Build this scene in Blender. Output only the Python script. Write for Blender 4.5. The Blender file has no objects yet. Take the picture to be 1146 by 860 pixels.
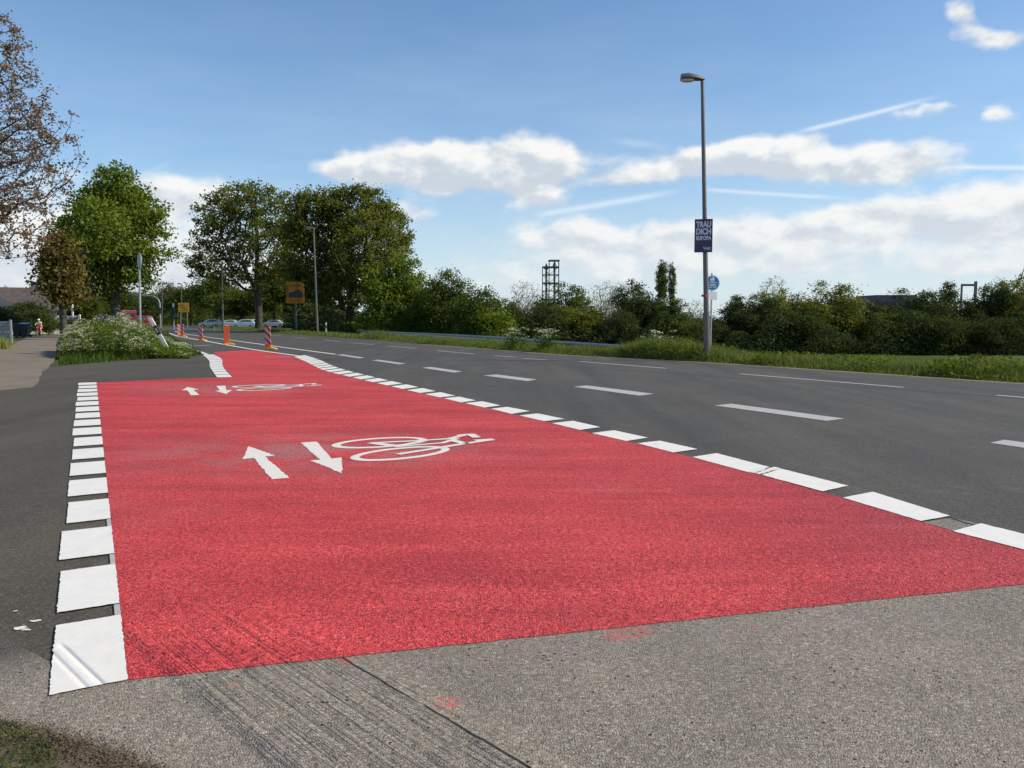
import bpy, bmesh, math, random
import numpy as np
from mathutils import Vector, Matrix

# ------------------------------------------------------------------ camera
scene = bpy.context.scene
COL = scene.collection
H = 1.17
F = 927.0
TH = math.atan(71.0 / F)
cam_d = bpy.data.cameras.new('camera')
cam_d.sensor_width = 36.0
cam_d.lens = F / 1146.0 * 36.0
cam_d.clip_start = 0.05
cam_d.clip_end = 9000
cam = bpy.data.objects.new('camera', cam_d)
cam.location = (0, 0, H)
cam.rotation_euler = (math.pi / 2 - TH, 0, 0)
COL.objects.link(cam)
scene.camera = cam

# ------------------------------------------------------------------ light and exposure
SUN_EL = math.radians(37)
SUN_AZ = math.radians(94)          # measured from +Y towards +X
sun_d = bpy.data.lights.new('sun', 'SUN')
sun_d.energy = 4.6
sun_d.angle = math.radians(0.53)
sun_d.color = (1.0, 0.885, 0.72)
sun = bpy.data.objects.new('sun', sun_d)
sdir = Vector((math.sin(SUN_AZ) * math.cos(SUN_EL), math.cos(SUN_AZ) * math.cos(SUN_EL), math.sin(SUN_EL)))
sun.rotation_euler = sdir.to_track_quat('Z', 'Y').to_euler()
COL.objects.link(sun)
scene.view_settings.view_transform = 'Standard'
scene.view_settings.look = 'None'
scene.view_settings.gamma = 1
scene.view_settings.exposure = 0.1
SKY_STRENGTH = 0.10


def ray(px, py):
    dx = (px - 573.0) / F
    dz = (430.0 - py) / F
    return Vector((dx, math.cos(TH) + dz * math.sin(TH), -math.sin(TH) + dz * math.cos(TH)))


def G(px, py, z=0.0):
    """a measured point of the photograph, put on the ground at height z"""
    r = ray(px, py)
    t = (z - H) / r.z
    return Vector((r.x * t, r.y * t, z))


def P(px, py, D):
    """a measured point at distance D in front of the camera"""
    r = ray(px, py)
    t = D / r.y
    return Vector((r.x * t, D, H + r.z * t))


# ------------------------------------------------------------------ world: Nishita sky + clouds
class NT:
    def __init__(self, tree):
        self.t = tree
        self.n = tree.nodes
        self.l = tree.links

    def new(self, kind, **kw):
        nd = self.n.new(kind)
        for k, v in kw.items():
            setattr(nd, k, v)
        return nd

    def put(self, sock, v):
        if isinstance(v, bpy.types.NodeSocket):
            self.l.new(v, sock)
        elif v is not None:
            sock.default_value = v

    def m(self, op, a, b=None, c=None, clamp=False):
        nd = self.new('ShaderNodeMath', operation=op, use_clamp=clamp)
        self.put(nd.inputs[0], a)
        if b is not None:
            self.put(nd.inputs[1], b)
        if c is not None:
            self.put(nd.inputs[2], c)
        return nd.outputs[0]

    def vm(self, op, a, b=None):
        nd = self.new('ShaderNodeVectorMath', operation=op)
        self.put(nd.inputs[0], a)
        if b is not None:
            self.put(nd.inputs[1], b)
        return nd.outputs['Value'] if op in ('DOT_PRODUCT', 'LENGTH') else nd.outputs[0]

    def sstep(self, x, lo, hi, to0=0.0, to1=1.0):
        nd = self.new('ShaderNodeMapRange', interpolation_type='SMOOTHSTEP')
        self.put(nd.inputs[0], x)
        nd.inputs[1].default_value = lo
        nd.inputs[2].default_value = hi
        nd.inputs[3].default_value = to0
        nd.inputs[4].default_value = to1
        return nd.outputs[0]

    def noise(self, vec, scale, detail=4, rough=0.5, dist=0.0, color=False):
        nd = self.new('ShaderNodeTexNoise')
        self.put(nd.inputs['Vector'], vec)
        nd.inputs['Scale'].default_value = scale
        nd.inputs['Detail'].default_value = detail
        nd.inputs['Roughness'].default_value = rough
        nd.inputs['Distortion'].default_value = dist
        return nd.outputs['Color' if color else 'Fac']

    def voro(self, vec, scale, feature='F1', out='Distance', rnd=1.0):
        nd = self.new('ShaderNodeTexVoronoi', feature=feature)
        self.put(nd.inputs['Vector'], vec)
        nd.inputs['Scale'].default_value = scale
        nd.inputs['Randomness'].default_value = rnd
        return nd.outputs[out]

    def mix(self, fac, a, b, blend='MIX'):
        nd = self.new('ShaderNodeMix', data_type='RGBA', blend_type=blend)
        self.put(nd.inputs[0], fac)
        self.put(nd.inputs[6], a if isinstance(a, bpy.types.NodeSocket) else (*a[:3], 1))
        self.put(nd.inputs[7], b if isinstance(b, bpy.types.NodeSocket) else (*b[:3], 1))
        return nd.outputs[2]

    def ramp(self, fac, pts):
        nd = self.new('ShaderNodeValToRGB')
        self.put(nd.inputs[0], fac)
        el = nd.color_ramp.elements
        while len(el) > 1:
            el.remove(el[-1])
        el[0].position = pts[0][0]
        el[0].color = (*pts[0][1], 1)
        for p, c in pts[1:]:
            e = el.new(p)
            e.color = (*c, 1)
        return nd.outputs[0]

    def scale_vec(self, vec, s, rotz=0.0):
        nd = self.new('ShaderNodeMapping')
        self.put(nd.inputs[0], vec)
        nd.inputs['Scale'].default_value = s
        nd.inputs['Rotation'].default_value = (0, 0, rotz)
        return nd.outputs[0]


def build_world():
    w = bpy.data.worlds.new('World')
    scene.world = w
    w.use_nodes = True
    t = NT(w.node_tree)
    t.n.clear()
    sky = t.new('ShaderNodeTexSky', sky_type='NISHITA')
    sky.sun_disc = False
    sky.sun_elevation = SUN_EL
    sky.sun_rotation = SUN_AZ
    sky.altitude = 60
    sky.air_density = 1.0
    sky.dust_density = 0.45
    sky.ozone_density = 2.2
    tc = t.new('ShaderNodeTexCoord')
    d = tc.outputs['Generated']
    sp = t.new('ShaderNodeSeparateXYZ')
    t.put(sp.inputs[0], d)
    X, Y, Z = sp.outputs
    u = t.m('ARCTAN2', X, Y)
    v = t.m('ARCSINE', Z)
    uv = t.new('ShaderNodeCombineXYZ')
    t.put(uv.inputs[0], u)
    t.put(uv.inputs[1], v)
    uvv = uv.outputs[0]

    def ae(px, py):
        r = ray(px, py).normalized()
        return math.atan2(r.x, r.y), math.asin(r.z)

    # cloud bodies: centre (measured), half width, half height, weight
    blobs = [
        (470, 180, 84, 19, 1.0), (592, 176, 58, 21, 1.0), (540, 197, 80, 17, .8), (405, 188, 42, 9, .75),
        (600, 222, 26, 9, .7), (445, 238, 34, 12, .6),
        (800, 182, 78, 15, .95), (862, 168, 42, 14, .9), (735, 195, 50, 6, .75),
        (1003, 176, 58, 17, .95), (945, 186, 40, 9, .7),
        (640, 262, 90, 19, .72), (800, 268, 100, 15, .62), (935, 246, 90, 17, .72), (1080, 240, 100, 19, .75),
        (660, 305, 200, 18, .5), (1000, 296, 200, 17, .5), (1260, 225, 90, 50, .8),
        (1074, 18, 17, 13, .8), (1118, 42, 30, 9, .8), (1045, 124, 32, 4.5, .62), (1117, 125, 12, 6, .72),
        (205, 218, 62, 20, .85), (250, 290, 120, 30, .62), (120, 300, 110, 24, .6), (40, 290, 90, 30, .6), (-120, 250, 120, 60, .8),
        (450, 330, 140, 16, .45),
    ]
    # clouds that stand outside the picture as well
    rng = random.Random(5)
    far = []
    for i in range(9):
        far.append((rng.uniform(1.0, 5.6), rng.uniform(.1, .5), rng.uniform(.15, .35), rng.uniform(.04, .09), .9))
    M = None
    N = None
    lst = []
    for (cx, cy, rx, ry, a) in blobs:
        a0, e0 = ae(cx, cy)
        lst.append((a0, e0, rx / F * 1.15, ry / F * 1.3, a))
    for (a0, e0, rx, ry, a) in far:
        if a0 > math.pi:
            a0 -= 2 * math.pi
        lst.append((a0, e0, rx, ry, a))
    # gentle warp of the coordinates so no body keeps an elliptical outline
    wn = t.noise(uvv, 14, 3, .55, color=True)
    wv = t.vm('SUBTRACT', wn, (.5, .5, .5))
    wv = t.vm('MULTIPLY', wv, (.07, .035, 0))
    wuv = t.vm('ADD', uvv, wv)
    for (a0, e0, rx, ry, a) in lst:
        q = t.vm('SUBTRACT', wuv, (a0, e0, 0))
        q = t.vm('MULTIPLY', q, (1 / rx, 1 / ry, 0))
        d2 = t.vm('DOT_PRODUCT', q, q)
        g = t.m('EXPONENT', t.m('MULTIPLY', d2, -1.0))
        g = t.m('MULTIPLY', g, a)
        s = t.new('ShaderNodeSeparateXYZ')
        t.put(s.inputs[0], q)
        gn = t.m('MULTIPLY', g, s.outputs[1])
        M = g if M is None else t.m('ADD', M, g)
        N = gn if N is None else t.m('ADD', N, gn)
    nv = t.scale_vec(uvv, (1, 1.7, 1))
    n1 = t.noise(nv, 17, 8, .56)
    n2v = t.vm('ADD', nv, (.012, .022, 0))
    n2 = t.noise(n2v, 17, 8, .56)
    dens = t.m('ADD', M, t.m('MULTIPLY', t.m('SUBTRACT', n1, .5), 1.05))
    alpha = t.sstep(dens, .30, .80)
    shade = t.m('DIVIDE', N, t.m('ADD', M, .15))
    relief = t.m('MULTIPLY', t.m('SUBTRACT', n1, n2), 3.4)
    lit = t.m('ADD', t.m('MULTIPLY', shade, .95), relief)
    thick = t.sstep(dens, .5, 1.25)
    lit = t.m('SUBTRACT', lit, t.m('MULTIPLY', thick, .22))
    litf = t.sstep(lit, -.75, .45)
    ccol = t.mix(litf, (5.7, 6.3, 7.0), (9.0, 9.0, 8.8))
    low = t.sstep(v, .17, .02)
    ccol = t.mix(t.m('MULTIPLY', low, .55), ccol, (7.3, 7.7, 8.1))
    # high thin veil towards the horizon and streaks of cirrus
    vn = t.noise(t.scale_vec(uvv, (1, 5, 1)), 5, 5, .6)
    veil = t.m('MULTIPLY', t.sstep(v, .46, .0), t.sstep(u, -1.1, .15, .55, 1.0))
    veil = t.m('MULTIPLY', veil, t.sstep(vn, .1, .8, .3, 1.0))
    veil = t.m('MULTIPLY', veil, .5)
    haze = t.m('MULTIPLY', t.sstep(v, .17, .0), .62)
    skyc = t.mix(1.0, sky.outputs[0], (1.0, 1.24, 1.40), 'MULTIPLY')
    base = t.mix(haze, t.mix(veil, skyc, (6.2, 7.4, 8.7)), (6.9, 7.6, 8.15))
    # contrails: thin segments in azimuth/elevation
    trails = [((893, 148), (1065, 104), .0024, .5), ((600, 241), (775, 211), .0035, .38),
              ((785, 212), (965, 223), .0022, .35), ((1050, 187), (1230, 188), .0024, .45),
              ((165, 194), (202, 177), .0025, .33), ((690, 158), (770, 168), .004, .15)]
    tr = None
    for (p0, p1, wd, amp) in trails:
        a = ae(*p0)
        b = ae(*p1)
        L = math.hypot(b[0] - a[0], b[1] - a[1])
        ang = math.atan2(b[1] - a[1], b[0] - a[0])
        q = t.vm('SUBTRACT', uvv, (a[0], a[1], 0))
        qu = t.vm('DOT_PRODUCT', q, (math.cos(ang), math.sin(ang), 0))
        qv = t.vm('DOT_PRODUCT', q, (-math.sin(ang), math.cos(ang), 0))
        e = t.m('DIVIDE', qv, wd)
        e = t.m('EXPONENT', t.m('MULTIPLY', t.m('MULTIPLY', e, e), -1))
        s0 = t.sstep(qu, -.01, .02)
        s1 = t.sstep(qu, L, L - .06)
        k = t.m('MULTIPLY', t.m('MULTIPLY', e, s0), t.m('MULTIPLY', s1, amp))
        tr = k if tr is None else t.m('ADD', tr, k)
    base = t.mix(tr, base, (9.5, 9.8, 10.2))
    up = t.sstep(v, -.02, .02)
    alpha = t.m('MULTIPLY', t.m('MULTIPLY', alpha, up), .96)
    colr = t.mix(alpha, base, ccol)
    bg = t.new('ShaderNodeBackground')
    t.put(bg.inputs[0], colr)
    bg.inputs[1].default_value = SKY_STRENGTH
    out = t.new('ShaderNodeOutputWorld')
    t.l.new(bg.outputs[0], out.inputs[0])
    w.cycles.sampling_method = 'MANUAL'
    w.cycles.sample_map_resolution = 1024


build_world()

# ------------------------------------------------------------------ object helpers


def tag(o, label=None, cat=None, group=None, kind=None):
    if label:
        o['label'] = label
    if cat:
        o['category'] = cat
    if group:
        o['group'] = group
    if kind:
        o['kind'] = kind
    return o


def empty(name, loc=(0, 0, 0), rz=0.0):
    o = bpy.data.objects.new(name, None)
    o.empty_display_size = .2
    o.location = loc
    o.rotation_euler = (0, 0, rz)
    COL.objects.link(o)
    return o


def link(name, me, mat=None, parent=None, smooth=False):
    o = bpy.data.objects.new(name, me)
    if mat:
        me.materials.append(mat)
    COL.objects.link(o)
    if parent:
        o.parent = parent
    if smooth:
        me.polygons.foreach_set('use_smooth', [True] * len(me.polygons))
    return o


def kids(o):
    return [c for c in COL.objects if c.parent == o]


def copy_tree(o, parent=None):
    c = o.copy()
    COL.objects.link(c)
    c.parent = parent
    for ch in kids(o):
        copy_tree(ch, c)
    return c


class MB:
    """collects simple shapes, links them as one mesh"""
    def __init__(self):
        self.v = []
        self.f = []

    def add(self, vs, fs):
        n = len(self.v)
        self.v += [tuple(p) for p in vs]
        self.f += [tuple(i + n for i in f) for f in fs]
        return self

    def box(self, c, s, rz=0.0, M=None):
        hx, hy, hz = s[0] / 2, s[1] / 2, s[2] / 2
        vs = [Vector((x, y, z)) for x in (-hx, hx) for y in (-hy, hy) for z in (-hz, hz)]
        R = M if M is not None else Matrix.Rotation(rz, 3, 'Z')
        vs = [R @ p + Vector(c) for p in vs]
        return self.add(vs, [(0, 1, 3, 2), (4, 6, 7, 5), (0, 4, 5, 1), (2, 3, 7, 6), (0, 2, 6, 4), (1, 5, 7, 3)])

    def tube(self, pts, rad, n=10, caps=True):
        pts = [Vector(p) for p in pts]
        if not hasattr(rad, '__len__'):
            rad = [rad] * len(pts)
        vs = []
        fs = []
        up0 = None
        for i, p in enumerate(pts):
            a = pts[max(i - 1, 0)]
            b = pts[min(i + 1, len(pts) - 1)]
            d = (b - a).normalized()
            ref = up0 if up0 is not None else (Vector((0, 0, 1)) if abs(d.z) < .9 else Vector((1, 0, 0)))
            s = d.cross(ref)
            if s.length < 1e-4:
                s = d.cross(Vector((0, 1, 0)))
            s.normalize()
            q = s.cross(d).normalized()
            up0 = q
            for k in range(n):
                an = 2 * math.pi * k / n
                vs.append(p + (s * math.cos(an) + q * math.sin(an)) * rad[i])
        for i in range(len(pts) - 1):
            for k in range(n):
                k2 = (k + 1) % n
                fs.append((i * n + k, i * n + k2, (i + 1) * n + k2, (i + 1) * n + k))
        if caps:
            fs.append(tuple(range(n - 1, -1, -1)))
            fs.append(tuple(range((len(pts) - 1) * n, len(pts) * n)))
        return self.add(vs, fs)

    def lathe(self, c, prof, n=20, axis='Z'):
        vs = []
        fs = []
        for (r, z) in prof:
            for k in range(n):
                a = 2 * math.pi * k / n
                p = Vector((r * math.cos(a), r * math.sin(a), z))
                if axis == 'Y':
                    p = Vector((p.x, p.z, p.y))
                if axis == 'X':
                    p = Vector((p.z, p.x, p.y))
                vs.append(p + Vector(c))
        for i in range(len(prof) - 1):
            for k in range(n):
                k2 = (k + 1) % n
                fs.append((i * n + k, i * n + k2, (i + 1) * n + k2, (i + 1) * n + k))
        fs.append(tuple(range(n - 1, -1, -1)))
        fs.append(tuple(range((len(prof) - 1) * n, len(prof) * n)))
        return self.add(vs, fs)

    def prism(self, poly, y0, y1):
        """poly in (x, z), extruded along y"""
        n = len(poly)
        vs = [(x, y0, z) for x, z in poly] + [(x, y1, z) for x, z in poly]
        fs = [tuple(range(n)), tuple(range(2 * n - 1, n - 1, -1))]
        for i in range(n):
            j = (i + 1) % n
            fs.append((i, n + i, n + j, j))
        return self.add(vs, fs)

    def build(self, name, mat=None, parent=None, smooth=False, bevel=0.0, seg=2):
        me = bpy.data.meshes.new(name)
        bm = bmesh.new()
        vv = [bm.verts.new(p) for p in self.v]
        for f in self.f:
            try:
                bm.faces.new([vv[i] for i in f])
            except ValueError:
                pass
        bmesh.ops.recalc_face_normals(bm, faces=bm.faces)
        if bevel > 0:
            es = [e for e in bm.edges if len(e.link_faces) == 2 and e.calc_face_angle(0) > .5]
            bmesh.ops.bevel(bm, geom=es, offset=bevel, segments=seg, affect='EDGES', clamp_overlap=True)
        big = [f for f in bm.faces if len(f.verts) > 4]
        if big:
            bmesh.ops.triangulate(bm, faces=big)
        bm.to_mesh(me)
        bm.free()
        o = link(name, me, mat, parent)
        if smooth:
            me.polygons.foreach_set('use_smooth', [True] * len(me.polygons))
            try:
                me.set_sharp_from_angle(angle=math.radians(40))
            except Exception:
                pass
        return o


def sheet(name, pts, z, mat, parent=None):
    """flat outlined sheet at height z"""
    me = bpy.data.meshes.new(name)
    bm = bmesh.new()
    vv = [bm.verts.new((p[0], p[1], z)) for p in pts]
    f = bm.faces.new(vv)
    f.normal_update()
    if f.normal.z < 0:
        f.normal_flip()
    bmesh.ops.triangulate(bm, faces=[f])
    bm.to_mesh(me)
    bm.free()
    return link(name, me, mat, parent)


def jitter_edge(pts, step, amp, rng, closed=True):
    out = []
    n = len(pts)
    for i in range(n if closed else n - 1):
        a = Vector((pts[i][0], pts[i][1]))
        b = Vector((pts[(i + 1) % n][0], pts[(i + 1) % n][1]))
        L = (b - a).length
        k = max(1, int(L / step))
        nrm = Vector((-(b - a).y, (b - a).x)) / max(L, 1e-6)
        for j in range(k):
            p = a.lerp(b, j / k)
            if j:
                p = p + nrm * rng.gauss(0, amp)
            out.append((p.x, p.y))
    return out


def smooth_path(pts, k=6):
    """Catmull-Rom through points"""
    P_ = [Vector(p) for p in pts]
    out = []
    for i in range(len(P_) - 1):
        p0 = P_[max(i - 1, 0)]
        p1 = P_[i]
        p2 = P_[i + 1]
        p3 = P_[min(i + 2, len(P_) - 1)]
        for j in range(k):
            t = j / k
            out.append(.5 * ((2 * p1) + (-p0 + p2) * t + (2 * p0 - 5 * p1 + 4 * p2 - p3) * t * t + (-p0 + 3 * p1 - 3 * p2 + p3) * t ** 3))
    out.append(P_[-1])
    return out


# ------------------------------------------------------------------ materials


def new_mat(name):
    m = bpy.data.materials.new(name)
    m.use_nodes = True
    t = NT(m.node_tree)
    bs = t.n['Principled BSDF']
    return m, t, bs


def simple(name, col, rough=.6, metal=0.0, var=.12, scale=6.0, bump=0.0, spec=.5, bscale=40):
    m, t, b = new_mat(name)
    g = t.new('ShaderNodeTexCoord').outputs['Object']
    n = t.noise(g, scale, 5, .6)
    lo = tuple(c * (1 - var) for c in col)
    hi = tuple(min(1, c * (1 + var)) for c in col)
    t.put(b.inputs['Base Color'], t.mix(t.sstep(n, .3, .7), lo, hi))
    b.inputs['Roughness'].default_value = rough
    b.inputs['Metallic'].default_value = metal
    b.inputs['Specular IOR Level'].default_value = spec
    if bump:
        bn = t.new('ShaderNodeBump')
        bn.inputs['Strength'].default_value = bump
        bn.inputs['Distance'].default_value = .01
        t.put(bn.inputs['Height'], t.noise(g, bscale, 4, .6))
        t.put(b.inputs['Normal'], bn.outputs[0])
    return m


def leaf_mat(name, cols, trans=.35, rough=.8, tint=(1.3, 1.35, .6), big_tint=(1.25, 1.18, .85)):
    m, t, b = new_mat(name)
    gi = t.new('ShaderNodeNewGeometry')
    r = gi.outputs['Random Per Island']
    n = len(cols)
    c = t.ramp(r, [(i / max(1, n - 1), cols[i]) for i in range(n)])
    pos = gi.outputs['Position']
    big = t.noise(pos, .45, 2, .5)
    c = t.mix(t.sstep(big, .35, .65), c, t.mix(1.0, c, big_tint, 'MULTIPLY'))
    t.put(b.inputs['Base Color'], c)
    b.inputs['Roughness'].default_value = rough
    b.inputs['Specular IOR Level'].default_value = .12
    tr = t.new('ShaderNodeBsdfTranslucent')
    t.put(tr.inputs[0], t.mix(1.0, c, tint, 'MULTIPLY'))
    mx = t.new('ShaderNodeMixShader')
    mx.inputs[0].default_value = trans
    t.l.new(b.outputs[0], mx.inputs[1])
    t.l.new(tr.outputs[0], mx.inputs[2])
    t.l.new(mx.outputs[0], t.n['Material Output'].inputs[0])
    return m


MAT = {}
MAT['bark'] = simple('bark', (.06, .05, .038), .9, bump=.6, scale=3, var=.35, bscale=12)
MAT['bark_pale'] = simple('bark_pale', (.16, .145, .11), .9, bump=.4, scale=3, var=.3)
MAT['leaf_fresh'] = leaf_mat('leaf_fresh', [(.10, .145, .022), (.14, .195, .032), (.19, .24, .05)], .4)
MAT['leaf_mid'] = leaf_mat('leaf_mid', [(.055, .083, .021), (.08, .115, .03), (.115, .145, .043)], .4)
MAT['leaf_oak'] = leaf_mat('leaf_oak', [(.09, .108, .026), (.13, .15, .038), (.19, .2, .06)], .45)
MAT['leaf_dark'] = leaf_mat('leaf_dark', [(.038, .056, .025), (.054, .076, .031), (.076, .098, .038)], .34)
MAT['leaf_rust'] = leaf_mat('leaf_rust', [(.10, .062, .058), (.15, .095, .085), (.23, .165, .14), (.17, .14, .10)], .35)
MAT['leaf_bronze'] = leaf_mat('leaf_bronze', [(.07, .06, .024), (.12, .09, .035), (.17, .13, .05), (.08, .11, .03)], .3)
MAT['leaf_pale'] = leaf_mat('leaf_pale', [(.075, .085, .04), (.11, .115, .055), (.14, .13, .075)], .3)
MAT['grass_blade'] = leaf_mat('grass_blade', [(.08, .12, .032), (.12, .165, .042), (.17, .205, .065), (.23, .23, .11)], .4, tint=(1.2, 1.25, .7), big_tint=(1.12, 1.08, .9))
MAT['grass_dark'] = leaf_mat('grass_dark', [(.03, .06, .013), (.05, .09, .018), (.08, .12, .028)], .35)
MAT['leaf_bush'] = leaf_mat('leaf_bush', [(.07, .11, .022), (.105, .155, .032), (.15, .2, .05)], .4)
MAT['blossom'] = leaf_mat('blossom', [(.6, .62, .42), (.7, .72, .52), (.78, .78, .64)], .3, tint=(1, 1, .95), big_tint=(1, 1, 1))
MAT['steel'] = simple('steel', (.16, .15, .135), .45, .55, var=.12, scale=3, bump=.05)
MAT['galv'] = simple('galv', (.42, .43, .44), .42, .6, var=.15, scale=5, bump=.05)
MAT['dark_steel'] = simple('dark_steel', (.10, .11, .13), .6, .2)
MAT['white_paint_obj'] = simple('white_paint_obj', (.75, .75, .73), .5, var=.06)
MAT['black'] = simple('black', (.02, .02, .022), .5)
MAT['glass_dark'] = simple('glass_dark', (.025, .03, .035), .08, var=.05, spec=.8)
MAT['tyre'] = simple('tyre', (.02, .02, .02), .8)
MAT['orange'] = simple('orange', (.85, .115, .03), .5, var=.08)
MAT['yellow'] = simple('yellow', (.75, .47, .04), .5, var=.1)
MAT['sign_yellow'] = simple('sign_yellow', (.62, .34, .02), .55, var=.1)
MAT['sign_dull'] = simple('sign_dull', (.36, .15, .02), .75, var=.25, scale=1.5, spec=.2)
MAT['blue'] = simple('blue', (.01, .15, .45), .35, var=.04)
MAT['sign_white'] = simple('sign_white', (.8, .8, .78), .4, var=.03)
MAT['red_sign'] = simple('red_sign', (.55, .03, .03), .4, var=.1)
MAT['poster'] = simple('poster', (.05, .028, .085), .35, var=.06)
MAT['poster_letter'] = simple('poster_letter', (.72, .7, .73), .5, var=.02)
MAT['car_white'] = simple('car_white', (.78, .79, .8), .25, var=.02, spec=.6)
MAT['car_dark'] = simple('car_dark', (.03, .035, .045), .25, var=.05, spec=.6)
MAT['car_red'] = simple('car_red', (.26, .025, .03), .3, var=.05, spec=.6)
MAT['lamp_glass'] = simple('lamp_glass', (.7, .7, .66), .2, var=.05)
MAT['rim'] = simple('rim', (.4, .4, .42), .35, .7)
MAT['concrete'] = simple('concrete', (.3, .3, .29), .85, bump=.3, var=.15)
MAT['wall_white'] = simple('wall_white', (.6, .59, .56), .85, bump=.2, var=.08)
MAT['brown_roof'] = simple('brown_roof', (.085, .068, .058), .85, bump=.5, var=.3, scale=2.5, bscale=9)
MAT['cladding'] = simple('cladding', (.05, .045, .085), .6, var=.1)
MAT['soil'] = simple('soil', (.12, .09, .055), .95, bump=.8, var=.35, scale=14, bscale=60)
MAT['skin'] = simple('skin', (.55, .32, .24), .6, var=.05)
MAT['shirt_white'] = simple('shirt_white', (.78, .77, .76), .8, var=.04)
MAT['shorts_red'] = simple('shorts_red', (.35, .08, .08), .8, var=.1)
MAT['hair'] = simple('hair', (.2, .13, .07), .8)

# measured rut direction across the near edge of the old surface
_ra, _rb = G(390, 742), G(588, 858)
RD = Vector((_rb.x - _ra.x, _rb.y - _ra.y)).normalized()
RN = Vector((-RD.y, RD.x))
if RN.x < 0:
    RN = -RN
W0 = RN.dot(Vector(G(205, 762)[:2]))
W1 = RN.dot(Vector(G(455, 770)[:2]))
WC = RN.dot(Vector(G(590, 859)[:2]))


def rut_height(t, pos):
    """long scrape grooves: height term and mask"""
    w = t.vm('DOT_PRODUCT', pos, (RN.x, RN.y, 0))
    s = t.vm('DOT_PRODUCT', pos, (RD.x, RD.y, 0))
    cv = t.new('ShaderNodeCombineXYZ')
    t.put(cv.inputs[0], w)
    t.put(cv.inputs[1], t.m('MULTIPLY', s, .02))
    n = t.noise(cv.outputs[0], 22, 4, .6)
    m = t.m('MULTIPLY', t.sstep(w, W0 - .04, W0 + .03), t.sstep(w, W1 + .1, W1 - .05))
    brk = t.sstep(t.noise(pos, 3.5, 3, .6), .3, .55)
    m = t.m('MULTIPLY', m, t.m('ADD', t.m('MULTIPLY', brk, .45), .55))
    return n, m, w, s


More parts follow.
